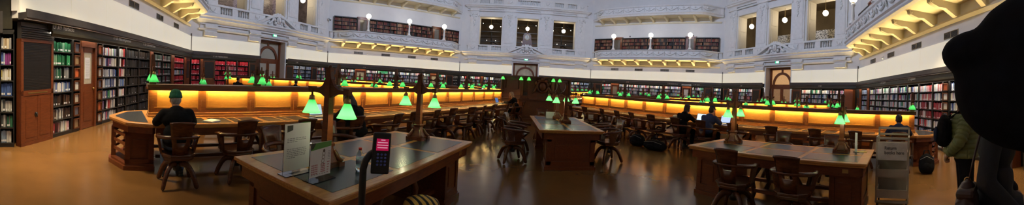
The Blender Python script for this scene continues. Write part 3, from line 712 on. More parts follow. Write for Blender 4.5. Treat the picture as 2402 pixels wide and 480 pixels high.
# bookcases of bound volumes on the balconies, with two glazed doors each
for k in BALF:
    segs = [(-6.45, -4.35), (-3.2, -.5), (-.48, 2.1), (2.12, 3.3), (4.3, 6.45)]
    for i, (u0, u1) in enumerate(segs):
        w = u1-u0
        t = thing('bookcase', 'low bookcase of leather volumes, %s from left on the %s' % (ORD[i], {'A': 'left balcony', 'C': 'left far balcony', 'E': 'right far balcony', 'G': 'right balcony'}[k]), 'bookcase', fpt(k, (u0+u1)/2, -.25, 4.65), floc(k)[1], 'bookcases on the balconies')
        f = MB(); f.box(-w/2, w/2, .24, .25, 0, 2.08); f.box(-w/2, w/2, 0, .25, 2.04, 2.12)
        for q in range(max(1, round(w/.62))+1):
            u = -w/2+(w-.03)*q/max(1, round(w/.62)); f.box(u, u+.03, 0, .24, 0, 2.05)
        obj('case_frame', f, BLACKW, t)
        for z in (.02, .36, .70, 1.04, 1.38, 1.71):
            obj('shelf', MB().box(-w/2, w/2, 0, .24, z-.03, z), BLACKW, t)
        pl = face_place(k)
        nc = max(1, round(w/.62))
        for z in (.70, 1.04, 1.38, 1.71):
            for q in range(nc): fill(pl, u0+.02+(w-.03)*q/nc, u0+.005+(w-.03)*(q+1)/nc, 4.65+z, 'leather', .28, None, .0, .985, -.246, 1.6)
    for u0, u1 in ((-4.3, -3.25), (3.33, 4.27)):
        DN[0] += 1; w = u1-u0; d = struct('door_%d' % DN[0], None, None, fpt(k, (u0+u1)/2, -.25, 4.65), floc(k)[1])
        f = MB().box(-w/2, -w/2+.2, 0, .25, 0, 2.14).box(w/2-.2, w/2, 0, .25, 0, 2.14).box(-w/2, w/2, 0, .25, 1.95, 2.14).box(-w/2, w/2, 0, .25, 0, .9).box(-w/2-.05, w/2+.05, -.05, .25, 2.12, 2.2); obj('door_frame', f, MAHOG, d)
        obj('leaf_glass', MB().box(-w/2+.2, w/2-.2, .05, .06, .9, 1.95), plain('balcony_pane', (.16, .14, .12), .15) if 'balcony_pane' not in bpy.data.materials else bpy.data.materials['balcony_pane'], d)

o = obj('books', STUFF, BOOKC, cols=STUFF.c); tag(o, 'all the other books filling the shelves of the room and its balconies', 'books', kind='stuff')

# lettering on the fascia boards
def sign(k, u, s, size=.115):
    t = text('fascia_lettering', s, size, WHITE_TXT, None, fpt(k, u, -.1515, 2.375), (PI/2, 0, floc(k)[1]), shear=.18, sx=.72)
    tag(t, 'pale lettering on the dark fascia reading %s' % s, 'sign', 'section names on the fascia')
sign('A', -5.95, 'LT 319  Yearbooks', .14); sign('A', -3.15, 'LT 320  Politics and government', .13); sign('A', -.85, 'LT 330  Commonwealth Statutes', .13)
sign('B', -5.35, 'LT 328  National Statutes', .15); sign('B', 2.4, 'LT 340', .13); sign('C', -3.6, 'LT 346', .13); sign('C', .6, 'LT 350  Reports', .13); sign('C', 2.4, 'LT 352', .13)
sign('E', -5.3, 'LT 361', .13); sign('E', -2.6, 'LT 370', .13); sign('E', 1.7, 'LT 378  Australian Statutes', .13); sign('E', 4.2, 'LT 380  Reports', .13)
sign('F', -4.2, 'LT 387', .13); sign('F', 3.9, 'LT 390', .13); sign('G', -2.4, 'LT 398  Customs', .15); sign('G', .9, 'Or Legislation', .16)
t = thing('sign_board', 'white sign board on the fascia above a door on the right balcony wall', 'sign', fpt('E', 3.55, -.16, 2.36), floc('E')[1]); t['label'] = 'white sign board on the fascia between the middle and right doors'
obj('board', MB().box(-.46, .46, -.01, .02, -.07, .07), plain('white_board', (.7, .66, .55), .5), t); obj('board_print', MB().box(-.38, .3, -.012, -.01, -.015, .01), FASCIA2, t)
# ================================================================== reading desks (spokes), tables, lamps, chairs
def rot_of(fx, fy): return math.atan2(-fx, fy)          # heading so that local +y points along (fx, fy)
LAMP = None
def lamp_head(t, z0, zs):
    """arm with two green shades; z0 = where the head's arm sits, zs = lower rim of the shades"""
    a = MB(); a.box(-.235, .235, -.016, .016, z0-.018, z0+.012)
    for s in (-1, 1):
        slab(a, [(s*.024, z0+.19), (s*.036, z0+.11), (s*.07, z0+.05), (s*.12, z0+.022), (s*.20, z0+.016), (s*.20, z0-.016), (s*.10, z0-.024), (s*.024, z0-.06)], -.018, .018)
        a.box(min(s*.195, s*.25), max(s*.19, s*.25), -.024, .024, z0-.022, z0+.022); a.box(min(s*.192, s*.252), max(s*.192, s*.252), -.028, .028, z0+.022, z0+.034)
    obj('lamp_arm', a, MAHOG_D, t, fix=True)
    for s in (-1, 1):
        sh = MB(); sh.lathe([(.024, zs+.132), (.031, zs+.118), (.047, zs+.082), (.070, zs+.033), (.088, zs)], 20, (s*.222, 0, 0))
        o = obj('lamp_shade', sh, SHADE, t)
        for f in o.data.polygons: pass
        h = MB(); h.lathe([(.010, z0-.02), (.012, zs+.168), (.026, zs+.162), (.031, zs+.128), (.026, zs+.12)], 12, (s*.222, 0, 0)); obj('shade_holder', h, BRASS, o)
        obj('bulb', MB().ell((s*.222, 0, zs+.062), (.022, .022, .034), 10), BULB, o)
def table_lamp():
    t = thing('reading_lamp', '', 'lamp')
    p = MB()
    for z, w in ((0, .21), (.02, .19)): p.cb((0, 0, z+.012), (w, w, .024))
    ring = [(.085, .045), (.075, .07), (.055, .11), (.045, .15), (.042, .17), (.052, .18), (.052, .20), (.036, .21), (.030, .60), (.026, .86)]
    for q in range(len(ring)-1):
        (w0, z0), (w1, z1) = ring[q], ring[q+1]
        p.add([(x*w0, y*w0, z0) for x, y in ((-1, -1), (1, -1), (1, 1), (-1, 1))]+[(x*w1, y*w1, z1) for x, y in ((-1, -1), (1, -1), (1, 1), (-1, 1))], [(0, 1, 5, 4), (1, 2, 6, 5), (2, 3, 7, 6), (3, 0, 4, 7), (4, 5, 6, 7)])
    obj('lamp_post', p, MAHOG, t)
    f = MB()
    f.cb((0, 0, .03), (.16, .16, .02))
    for x, y in ((1, 1), (1, -1), (-1, 1), (-1, -1)): f.cb((x*.085, y*.085, .02), (.07, .07, .04)); f.tube([(x*.10, y*.10, .04), (x*.075, y*.075, .07), (x*.05, y*.05, .14)], [.03, .026, .014], 6)
    obj('lamp_foot', f, MAHOG, t)
    obj('finial', MB().box(-.032, .032, -.032, .032, .855, .875).ell((0, 0, .88), (.022, .022, .02), 8), MAHOG_D, t)
    lamp_head(t, .665, .45); return t
def divider_lamp():
    t = thing('desk_lamp', '', 'lamp'); p = MB()
    w = [(.055, 0), (.055, .03), (.04, .05), (.034, .36), (.024, .50)]
    for q in range(4):
        (w0, z0), (w1, z1) = w[q], w[q+1]
        p.add([(x*w0, y*w0, z0) for x, y in ((-1, -1), (1, -1), (1, 1), (-1, 1))]+[(x*w1, y*w1, z1) for x, y in ((-1, -1), (1, -1), (1, 1), (-1, 1))], [(0, 1, 5, 4), (1, 2, 6, 5), (2, 3, 7, 6), (3, 0, 4, 7), (4, 5, 6, 7)])
    obj('lamp_post', p, MAHOG_D, t); lamp_head(t, .25, .045); return t
LT = table_lamp(); bpy.context.view_layer.update(); LTT = tree(LT); LD = divider_lamp(); LDT = tree(LD)
for o in [LT, LD]:
    for c in kids(o):
        if c.name.startswith('lamp_shade'):
            for p in c.data.polygons: p.use_smooth = True
used = {'t': False, 'd': False, 'c': False}
def place(key, root, tr, loc, rz, label, group):
    if not used[key]:
        used[key] = True; root.location = loc; root.rotation_euler = (0, 0, rz); tag(root, label, None, group); return root
    return dup(tr, loc, rz, label, group)
def bulbs(loc, rz, dz, power):
    for s in (-1, 1): light_point('bulb_light', (loc[0]+s*.222*math.cos(rz), loc[1]+s*.222*math.sin(rz), loc[2]+dz), power, (1, .86, .56), .025)

BAY = .955
def make_spoke(L, label, rich=True):
    """long two-sided reading desk along local +x, outer end at x=0, lit divider in the middle"""
    t = thing('reading_desk', label, 'desk', group='radial reading desks')
    hexp = [(0, -.80), (-.40, -.64), (-.66, -.08), (-.66, .08), (-.40, .64), (0, .80)]
    top = MB(); top.prism(hexp+[(L, .80), (L, -.80)], .722, .76); top.prism([(x*.985 if x < 0 else x, y*.985) for x, y in hexp]+[(L-.02, .785), (L-.02, -.785)], .70, .722)
    obj('desktop', top, OAK, t, bevel=.006)
    n = int(round(L/BAY)); bay = L/n
    ins = MB(); ins.prism([(-.06, -.66), (-.34, -.54), (-.55, -.05), (-.55, .05), (-.34, .54), (-.06, .66)], .7605, .7620)
    for i in range(n):
        for s in (-1, 1):
            for a, b in ((.05, .36), (.40, .55), (.59, .91)):
                ins.box(bay*i+a*bay/.955, bay*i+b*bay/.955, min(s*.20, s*.70), max(s*.20, s*.70), .7605, .762)
    obj('leather_inset', ins, LEATHER, t)
    ap = MB()
    for s in (-1, 1): ap.box(.05, L-.05, min(s*.73, s*.76), max(s*.73, s*.76), .585, .70)
    ap.prism([(0, -.74), (-.36, -.60), (-.60, -.06), (-.60, .06), (-.36, .60), (0, .74), (.05, .70), (.05, -.70)], .60, .70)
    obj('apron', ap, MAHOG, t)
    pl = MB(); 
    for i in range(n):
        for s in (-1, 1): obj('number_plate', MB().box(bay*(i+.46), bay*(i+.54), min(s*.76, s*.766), max(s*.76, s*.766), .63, .67), BRASS, t)
    # outer end pedestal: panelled cabinets, slatted tip and plinth
    pd = MB(); pd.prism([(.06, -.60), (-.42, -.56), (-.66, -.09), (-.66, .09), (-.42, .56), (.06, .60)], 0, .07); pd.prism([(.05, -.57), (-.40, -.53), (-.62, -.08), (-.62, .08), (-.40, .53), (.05, .57)], .07, .10)
    for s in (-1, 1):
        pd.box(-.38, .03, min(s*.06, s*.52), max(s*.06, s*.52), .1, .60)
        for x0, x1 in ((-.40, -.32), (-.03, .05)): pd.box(x0, x1, min(s*.50, s*.545), max(s*.50, s*.545), .1, .60)
        pd.box(-.40, .05, min(s*.5, s*.545), max(s*.5, s*.545), .1, .17); pd.box(-.40, .05, min(s*.5, s*.545), max(s*.5, s*.545), .53, .60)
        pd.box(-.28, -.07, min(s*.5, s*.535), max(s*.5, s*.535), .22, .48)
    pd.box(-.62, -.54, -.06, .06, .1, .60)
    for s in (-1, 1):
        for z in (.22, .36, .50): pd.add([(-.58, s*.05, z), (-.40, s*.48, z), (-.40, s*.48, z+.045), (-.58, s*.05, z+.045), (-.55, s*.05, z), (-.37, s*.48, z), (-.37, s*.48, z+.045), (-.55, s*.05, z+.045)], [(0, 1, 2, 3), (7, 6, 5, 4), (0, 4, 5, 1), (3, 2, 6, 7), (0, 3, 7, 4), (1, 5, 6, 2)])
    obj('end_pedestal', pd, MAHOG, t, fix=True)
    for i in range(2, n, 3):
        g = MB(); x = bay*i
        for s in (-1, 1):
            g.box(x-.04, x+.04, min(s*.56, s*.64), max(s*.56, s*.64), 0, .60); g.tube([(x, s*.10, .36), (x, s*.35, .44), (x, s*.58, .30)], .03, 6)
        g.box(x-.05, x+.05, -.64, .64, 0, .07); g.box(x-.04, x+.04, -.60, .60, .5, .585)
        obj('leg_frame', g, MAHOG_D, t)
    fr = MB()
    for s in (-1, 1): fr.box(.1, L-.1, min(s*.30, s*.36), max(s*.30, s*.36), .14, .19)
    obj('footrest', fr, MAHOG_D, t)
    # divider: core, stiles, ledge, cap, strip lamps
    d = MB(); d.box(0, L, -.045, .045, .76, 1.24)
    for i in range(n):
        for s in (-1, 1):
            x0, x1 = bay*i+.07, bay*(i+1)-.07
            d.box(x0+.03, x1-.03, min(s*.045, s*.055), max(s*.045, s*.055), .93, 1.20); d.box(x0+.01, x1-.01, min(s*.045, s*.075), max(s*.045, s*.092), .912, .930)
    obj('lit_panel', d, HONEY, t)
    st = MB()
    for i in range(n+1):
        for s in (-1, 1):
            x = min(max(bay*i, .07), L-.07)
            st.box(x-.07, x+.07, min(s*.04, s*.072), max(s*.04, s*.072), .82, 1.23); st.box(x-.018, x+.018, min(s*.072, s*.085), max(s*.072, s*.085), .86, 1.05)
    for s in (-1, 1):
        st.box(0, L, min(s*.04, s*.068), max(s*.04, s*.068), .84, .885); pass
    obj('stiles', st, STILE, t)
    lg = MB(); lg.box(-.02, L, -.135, .135, .762, .795); lg.box(-.01, L, -.105, .105, .795, .838); obj('ledge', lg, OAK, t, bevel=.004)
    c = MB(); c.box(-.03, L+.02, -.165, .165, 1.252, 1.31)
    for s in (-1, 1): c.box(-.03, L+.02, min(s*.150, s*.165), max(s*.150, s*.165), 1.212, 1.252)
    obj('top_rail', c, MAHOG_D, t, bevel=.006)
    li = MB()
    for i in range(n):
        for s in (-1, 1): li.box(bay*i+.06, bay*(i+1)-.06, min(s*.088, s*.108), max(s*.088, s*.108), 1.238, 1.248)
    obj('strip_lamp', li, STRIP, t)
    return t
SP = {}
# left long desk: front edge through (-4.9,-14.74) and (-1.22,-4.1); right long desk likewise
def spoke_frame(P0, P1, side, L):
    ux, uy = P1[0]-P0[0], P1[1]-P0[1]; n = math.hypot(ux, uy); ux /= n; uy /= n
    nx, ny = (uy, -ux) if side > 0 else (-uy, ux)            # towards the camera aisle
    return (P0[0]-nx*.80, P0[1]-ny*.80, 0), math.atan2(uy, ux), (ux, uy), (nx, ny), L
SPF = {'left': spoke_frame((-4.9, -14.74), (-1.22, -4.1), 1, 12.9), 'right': spoke_frame((6.58, -14.23), (1.83, -3.61), -1, 12.4)}
WORDS = {'left': 'left front desk', 'right': 'right front desk'}
for k, lab in (('left', 'long lit reading desk at left running from the beanie man to the centre'), ('right', 'long lit reading desk at right with three seated readers')):
    l, rz, u, n, L = SPF[k]; s = make_spoke(L, lab); s.location = l; s.rotation_euler = (0, 0, rz); SP[k] = s
C0 = (.2, -.3)
OTH = {'left_b': (-112.5, 'second long desk behind the left foreground desk'), 'left_c': (-67.5, 'third long desk behind the left foreground desk'), 'far_l': (-22.5, 'far long desk left of the central counter'),
       'far_r': (22.5, 'far long desk right of the central counter'), 'right_c': (67.5, 'third long desk behind the right foreground desk'), 'right_b': (112.5, 'second long desk behind the right foreground desk')}
bpy.context.view_layer.update(); RT = tree(SP['right'])
for k, (az, lab) in OTH.items():
    a = math.radians(az); dx, dy = math.sin(a), math.cos(a); l = (C0[0]+dx*15.4, C0[1]+dy*15.4, 0); rz = math.atan2(-dy, -dx)
    SP[k] = dup(RT, l, rz, 'lit reading desk, '+lab, 'radial reading desks'); SPF[k] = (l, rz, (-dx, -dy), (-dy, dx), 12.4); WORDS[k] = {'left_b': 'second left desk', 'left_c': 'third left desk', 'far_l': 'far left desk', 'far_r': 'far right desk', 'right_c': 'third right desk', 'right_b': 'second right desk'}[k]
    if k in ('right_b', 'left_b'): SP[k].scale = (.92, 1, 1); SPF[k] = SPF[k][:4]+(11.4,)
for k, (l, rz, u, n, L) in SPF.items():
    for i in range(7):
        s = .06+1.93*i if k != 'left' else .06+1.92*i
        if s > L: break
        q = (l[0]+u[0]*s, l[1]+u[1]*s, 1.31)
        place('d', LD, LDT, q, rz+PI/2, 'green twin lamp on the divider of the %s, %s from outer end' % (WORDS[k], ORD[i]), 'green lamps on the desk dividers')
        if k in ('left', 'right'): bulbs(q, rz+PI/2, .08, .9)

def make_table(label):
    t = thing('reading_table', label, 'table', group='free-standing reading tables'); L, W = 2.72, 1.26
    b = MB(); b.box(-L/2, L/2, -W/2, W/2, .728, .76); b.box(-L/2+.02, L/2-.02, -W/2+.02, W/2-.02, .70, .728); obj('tabletop', b, OAK, t, bevel=.008)
    i_ = MB()
    for i in range(3):
        for s in (-1, 1):
            x0 = -L/2+.10+i*(L-.2)/3; x1 = x0+(L-.2)/3
            i_.box(x0+.035, x1-.035, min(s*.035, s*(W/2-.10)), max(s*.035, s*(W/2-.10)), .7605, .762)
    obj('leather_inset', i_, LEATHER, t)
    a = MB(); a.box(-L/2+.06, L/2-.06, -W/2+.06, -W/2+.09, .58, .70); a.box(-L/2+.06, L/2-.06, W/2-.09, W/2-.06, .58, .70); a.box(-L/2+.06, -L/2+.09, -W/2+.06, W/2-.06, .58, .7); a.box(L/2-.09, L/2-.06, -W/2+.06, W/2-.06, .58, .7); obj('apron', a, MAHOG, t)
    for e in (-1, 1):
        x0, x1 = (-L/2+.10, -L/2+.52) if e < 0 else (L/2-.52, L/2-.10)
        p = MB(); p.box(x0, x1, -.46, .46, .08, .60); p.box(x0-.03, x1+.03, -.50, .50, 0, .06); p.box(x0-.015, x1+.015, -.48, .48, .06, .09)
        xo = x0 if e < 0 else x1
        for y0, y1 in ((-.46, -.38), (.38, .46)): p.box(min(xo, xo+e*.018), max(xo, xo+e*.018), y0, y1, .09, .6)
        for z0, z1 in ((.09, .16), (.53, .6)): p.box(min(xo, xo+e*.018), max(xo, xo+e*.018), -.46, .46, z0, z1)
        p.box(min(xo, xo+e*.012), max(xo, xo+e*.012), -.3, .3, .22, .47)
        for s in (-1, 1):
            for xa, xb in ((x0, x0+.07), (x1-.07, x1)): p.box(xa, xb, min(s*.46, s*.478), max(s*.46, s*.478), .09, .6)
            p.box(x0, x1, min(s*.46, s*.478), max(s*.46, s*.478), .09, .16); p.box(x0, x1, min(s*.46, s*.478), max(s*.46, s*.478), .53, .6); p.box(x0+.12, x1-.12, min(s*.46, s*.47), max(s*.46, s*.47), .22, .47)
        obj('pedestal', p, MAHOG, t)
    f = MB()
    for y in (-.30, .30): f.box(-L/2+.5, L/2-.5, y-.035, y+.035, .15, .20)
    f.box(-.03, .03, -.3, .3, .15, .2); obj('footrest', f, MAHOG, t)
    lg = MB()
    for y in (-.3, .3):
        for x in (-.4, .4):
            lg.tube([(x, y, 0), (x-.07*(1 if x > 0 else -1), y, .14), (x-.02*(1 if x > 0 else -1), y, .34), (x-.14*(1 if x > 0 else -1), y, .52), (x-.1*(1 if x > 0 else -1), y, .60)], [.05, .04, .045, .045, .05], 8)
    obj('scroll_bracket', lg, MAHOG_D, t)
    for s in (-1, 1): obj('lock_plate', MB().box(L/2-.33, L/2-.25, min(s*.57, s*.576), max(s*.57, s*.576), .62, .67), BRASS, t)
    return t
TB = {'near_left': ((-2.13, -13.58), math.atan2(2.52, .49)), 'near_right': ((3.05, -13.33), math.atan2(-.922, .386)), 'centre': ((.36, -9.40), math.atan2(1, -.03))}
TLAB = {'near_left': 'left foreground reading table with perspex signs and a water bottle', 'near_right': 'right foreground reading table beside the book trolley', 'centre': 'reading table with blue-black leather top in the middle aisle'}
tb0 = make_table(TLAB['near_left']); bpy.context.view_layer.update(); TT = tree(tb0)
for k, ((x, y), rz) in TB.items():
    if k == 'near_left': tb0.location = (x, y, 0); tb0.rotation_euler = (0, 0, rz)
    else: dup(TT, (x, y, 0), rz, TLAB[k], 'free-standing reading tables')
for k, pts in (('near_left', [(-2.26, -14.35), (-1.97, -12.58)]), ('near_right', [(2.82, -12.37), (3.60, -14.05)]), ('centre', [(.44, -9.45), (.36, -8.55)])):
    for i, (x, y) in enumerate(pts):
        lab = {'near_left': ['twin green-shaded wooden lamp behind the perspex signs on the left table', 'twin green-shaded wooden lamp at the far end of the left table'], 'near_right': ['twin green-shaded wooden lamp at the aisle end of the right table', 'twin green-shaded wooden lamp near the trolley end of the right table'], 'centre': ['nearer of two green-shaded lamps on the middle aisle table', 'farther of two green-shaded lamps on the middle aisle table']}[k][i]
        rz = TB[k][1]+PI/2
        place('t', LT, LTT, (x, y, .76), rz, lab, 'green lamps on the tables'); bulbs((x, y, .76), rz, .456, 5.0)
# the same three tables in the neighbouring wedges; their lamps show above the dividers
WED = {-135: 'wedge behind the left foreground desk', 135: 'wedge behind the right foreground desk', -90: 'second wedge to the left', 90: 'second wedge to the right'}
for az, lab in WED.items():
    a = -math.radians(az-180); ca, sa = math.cos(a), math.sin(a)
    for (x, y, da, nm) in ((-2.6, -13.0, math.atan2(2.52, .75), 'left'), (2.6, -13.0, math.atan2(2.52, -.75), 'right'), (0, -9.2, PI/2, 'inner')):
        if az == 135 and nm == 'left': x = -1.75
        X, Y = C0[0]+ca*x-sa*y, C0[1]+sa*x+ca*y; rz = da+a
        dup(TT, (X, Y, 0), rz, 'plain %s reading table in the %s' % (nm, lab), 'free-standing reading tables')
        for j, d in enumerate((-.85, .85)):
            place('t', LT, LTT, (X+d*math.cos(rz), Y+d*math.sin(rz), .76), rz+PI/2, '%s green twin lamp, %s table, %s' % (ORD[j], nm, lab), 'green lamps on the tables')

# ------------------------------------------------------------------ chairs
def make_chair():
    t = thing('swivel_armchair', '', 'chair')
    s = MB(); s.prism([(-.22, .20), (-.235, .05), (-.22, -.12), (-.13, -.21), (.13, -.21), (.22, -.12), (.235, .05), (.22, .20), (.08, .225), (-.08, .225)], .415, .455)
    s.prism([(-.20, .18), (-.21, .04), (-.20, -.11), (-.12, -.19), (.12, -.19), (.20, -.11), (.21, .04), (.20, .18)], .37, .415); obj('seat', s, CHAIRW, t, bevel=.012)
    a = MB(); pts = []
    for i in range(17):
        q = PI*(-.12)+PI*1.24*i/16; pts.append((.275*math.cos(q+PI), .255*math.sin(q+PI)-.0, .665+.03*max(0, -math.sin(q+PI))))
    pts = [(-.24, .26, .63)]+[(x, y, z) for x, y, z in pts]+[(.24, .26, .63)]
    a.tube(pts, [.020]+[.026]*(len(pts)-2)+[.020], 8, flat=1.35); obj('arm_rail', a, CHAIRW, t)
    b = MB(); n = 9; vs = []
    for i in range(n):
        q = -.46+.92*i/(n-1)
        for z, r, w in ((.455, .215, 1), (.62, .255, 1), (.70, .285, 1), (.80, .315, 1), (.865+.018*math.cos(q*3), .335, 1), (.885+.018*math.cos(q*3), .36, 1)):
            vs.append((r*math.sin(q)*1.05, -r*math.cos(q)+.015, z))
    b.v = []; fs = []
    for i in range(n-1):
        for k in range(5): fs.append((i*6+k, (i+1)*6+k, (i+1)*6+k+1, i*6+k+1))
    fs = [f for f in fs if not (f[0] % 6 == 1 and 2 <= f[0]//6 <= 5)]         # hand slot
    b.add(vs, fs, 0, True); o = obj('backrest', b, CHAIRW, t); md = o.modifiers.new('thick', 'SOLIDIFY'); md.thickness = .024; md.offset = 0
    for sgn in (-1, 1):
        c = MB(); c.add([(sgn*.225, .10, .44), (sgn*.225, -.02, .44), (sgn*.265, -.06, .65), (sgn*.27, .12, .65)], [(0, 1, 2, 3)]); o = obj('arm_support', c, CHAIRW, t); md = o.modifiers.new('thick', 'SOLIDIFY'); md.thickness = .026; md.offset = 0
    p = MB(); p.lathe([(.0, .20), (.055, .20), (.065, .25), (.05, .29), (.03, .31), (.03, .36), (.09, .37), (.09, .385)], 12); obj('swivel_post', p, GRILLE, t)
    for i in range(4):
        q = PI/4+PI/2*i; L = MB(); c, s_ = math.cos(q), math.sin(q); pts = []
        for k in range(8):
            w = k/7; r = .03+.285*w; z = .285+.025*math.sin(PI*w)-.255*w**3.2; pts.append((r*c, r*s_, max(z, .035)))
        pts.append((.335*c, .335*s_, .022))
        L.tube(pts, [.042, .042, .042, .041, .040, .038, .036, .034, .022], 8, flat=.8); obj('leg', L, CHAIRW, t)
    return t
CH = make_chair(); bpy.context.view_layer.update(); CHT = tree(CH)
def chair(x, y, fx, fy, label, group='swivel armchairs'): return place('c', CH, CHT, (x, y, 0), rot_of(fx, fy), label, group)
random.seed(21)
def desk_pt(k, s, off):
    l, rz, u, n, L = SPF[k]; return (l[0]+u[0]*s+n[0]*(.80+off), l[1]+u[1]*s+n[1]*(.80+off))
SEATS = {}
for k, offs in (('left', [.30, 1.20, 2.17, 3.19, 4.15, 4.85, 5.65, 6.5, 7.35, 8.2, 9.1, 10.0, 10.9, 11.95]), ('right', [.43, 1.3, 2.24, 3.33, 4.3, 5.26, 6.10, 7.05, 7.8, 8.5, 9.3, 10.2, 11.1])):
    l, rz, u, n, L = SPF[k]
    for i, s in enumerate(offs):
        off = {('left', 0): .38, ('left', 1): .29, ('left', 3): .36, ('left', 13): .34, ('right', 0): .36, ('right', 5): .36, ('right', 6): .36}.get((k, i), random.choice((.29, .32, .36, .42)))
        tw = random.uniform(-.3, .3) if (k, i) not in (('left', 0), ('right', 0), ('right', 5), ('right', 6), ('left', 3), ('left', 13)) else 0
        x, y = desk_pt(k, s, off); c, s_ = math.cos(tw), math.sin(tw); fx, fy = -n[0], -n[1]; fx, fy = fx*c-fy*s_, fx*s_+fy*c
        who = {('left', 0): ' under the beanie wearer', ('left', 3): ' under the person in black', ('left', 13): ' under the blonde person', ('right', 0): ' behind the trolley', ('right', 5): ' under the capped person', ('right', 6): ' under the dark-haired reader'}.get((k, i), '')
        chair(x, y, fx, fy, 'wooden swivel armchair, %s from near end of %s%s' % (ORD[i], WORDS[k], who)); SEATS[(k, i)] = (x, y, fx, fy)
# around the tables
for x, y, fx, fy, lab in [(-.72, -10.15, .95, .3, 'nearest wooden swivel armchair left of the middle aisle table'), (-.62, -9.25, .95, -.2, 'second wooden swivel armchair on the left side of the middle aisle table'),
        (1.35, -9.95, -.93, -.2, 'nearest wooden swivel armchair on the right side of the middle aisle table'), (1.45, -8.9, -.95, .2, 'second wooden swivel armchair on the right side of the middle aisle table'), (.1, -7.6, .1, -1, 'wooden swivel armchair at the far end of the middle aisle table'),
        (2.06, -13.385, .88, .45, 'left of two wooden swivel armchairs in front of the right table'), (2.38, -14.145, .92, .38, 'right of two wooden swivel armchairs in front of the right table, by the trolley'),
        (3.75, -12.55, -.92, -.39, 'left of two wooden swivel armchairs behind the right table'), (4.12, -13.45, -.92, -.39, 'right of two wooden swivel armchairs behind the right table'),
        (-3.14, -13.87, .97, -.1, 'wooden swivel armchair on the far side of the left table, partly behind the signs'), (-2.96, -12.88, .97, -.15, 'wooden swivel armchair on the far side of the left table behind its lamp')]:
    chair(x, y, fx, fy, lab)

# ------------------------------------------------------------------ central counter
t = thing('central_counter', 'dark octagonal staff counter with carved back below the far clock', 'counter', (.2, -.45, 0), math.radians(22.5))
def octo(r): return [(r*math.cos(PI/4*i), r*math.sin(PI/4*i)) for i in range(8)]
b = MB(); b.prism(octo(2.1), 0, .1); b.prism(octo(2.03), .1, .90); b.prism(octo(2.06), .16, .2); obj('counter_base', b, MAHOG_D, t)
b = MB(); b.prism(octo(2.14), .90, .955); obj('counter_top', b, MAHOG_D, t, bevel=.01)
b = MB(); b.prism(octo(1.86), .955, 1.10); b.prism(octo(1.76), 1.10, 1.92); b.prism(octo(1.86), 1.92, 1.99); b.prism(octo(1.80), 1.30, 1.33); obj('back_panelling', b, MAHOG_D, t)
b = MB()
for i in range(8):
    a = PI/4*i; b.cb((0, 0, 1.5), (.14, .14, .84), 0, Matrix.Translation((1.76*math.cos(a), 1.76*math.sin(a), 0)) @ Matrix.Rotation(a, 4, 'Z'))
    a += PI/8; r = 1.76*math.cos(PI/8)
    M = Matrix.Rotation(a, 4, 'Z') @ Matrix.Translation((r, 0, 0)); b.box(-.01, .03, -.42, .42, 1.38, 1.40, 0, M); b.box(-.01, .03, -.42, .42, 1.80, 1.82, 0, M); b.box(-.01, .03, -.44, -.41, 1.38, 1.82, 0, M); b.box(-.01, .03, .41, .44, 1.38, 1.82, 0, M)
obj('panel_mouldings', b, MAHOG_D, t)
b = MB(); b.tube([(.34*math.cos(PI*q/8), -1.66-.06, 1.55+.36*math.sin(PI*q/8)) for q in range(17)], .07, 8); b.ell((0, -1.66, 1.55), (.26, .12, .28), 14)
for s in (-1, 1):
    b.tube([(s*(.34+.05*q), -1.68, 1.5-.07*q+.04*math.sin(q*1.5)) for q in range(7)], [.09, .08, .09, .07, .07, .05, .03], 8); b.ell((s*.2, -1.72, 1.92), (.14, .08, .1), 10); b.ell((s*.42, -1.68, 1.75), (.1, .08, .13), 10)
b.ell((0, -1.74, 2.02), (.13, .1, .14), 12)
c = obj('carved_crest', b, MAHOG_D, t); c.rotation_euler = (0, 0, -math.radians(22.5)); c.location = (.08, -.44, .42); c.scale = (.72, .80, .72)
hl = []
for i, (x, y, lab) in enumerate([(-1.4, -1.5, 'first'), (-.55, -2.16, 'second'), (-.2, -2.2, 'third'), (.90, -2.2, 'fourth'), (1.22, -2.0, 'fifth')]):
    t2 = thing('counter_lamp', 'small green-shaded lamp on the central counter, %s from the left' % lab, 'lamp', (x, y, .955), 0, 'small lamps on the central counter')
    obj('lamp_stem', MB().lathe([(.07, 0), (.07, .015), (.02, .03), (.008, .06), (.008, .98)], 10).tube([(0, 0, .95), (0, -.03, 1.0), (0, -.08, 1.0)], .008, 6), MAHOG_D, t2)
    o = obj('lamp_shade', MB().lathe([(.03, .98), (.04, .96), (.06, .92), (.098, .83)], 16, (0, -.08, 0)), SHADE, t2); obj('bulb', MB().ell((0, -.08, .89), .022, 8), BULB, o)
    light_point('counter_bulb', (x, y-.08, .955+.87), 3, (1, .78, .42), .025)
# ================================================================== people
SKIN = plain('skin', (.45, .25, .17), .5, var=.05); SKIN_D = plain('deeper_skin', (.22, .11, .07), .5, var=.05)
JEANS = plain('blue_denim', (.07, .11, .20), .8, var=.25, nscale=60); BLK = plain('black_cloth', (.010, .010, .012), .9, var=.3, nscale=20, spec=.1)
NAVY = plain('navy_cloth', (.018, .025, .055), .85, var=.2, spec=.1); BLUEJ = plain('blue_jacket_cloth', (.025, .045, .13), .75, var=.2); BEANIE = plain('green_knit', (.015, .13, .07), .9, var=.35, nscale=70, bump=.5)
GREYH = plain('grey_hair', (.30, .28, .26), .7, var=.3, nscale=40); DARKH = plain('dark_hair', (.015, .011, .009), .55, var=.3, nscale=40); BLONDE = plain('blonde_hair', (.55, .42, .24), .5, var=.3, nscale=30)
AUBURN = plain('auburn_hair', (.20, .07, .03), .5, var=.3, nscale=30); SHOE = plain('black_shoe_leather', (.015, .015, .016), .4); PUFF = plain('olive_green_puffer', (.20, .22, .075), .5, var=.12); EYE = plain('eye_white', (.7, .68, .65), .3)
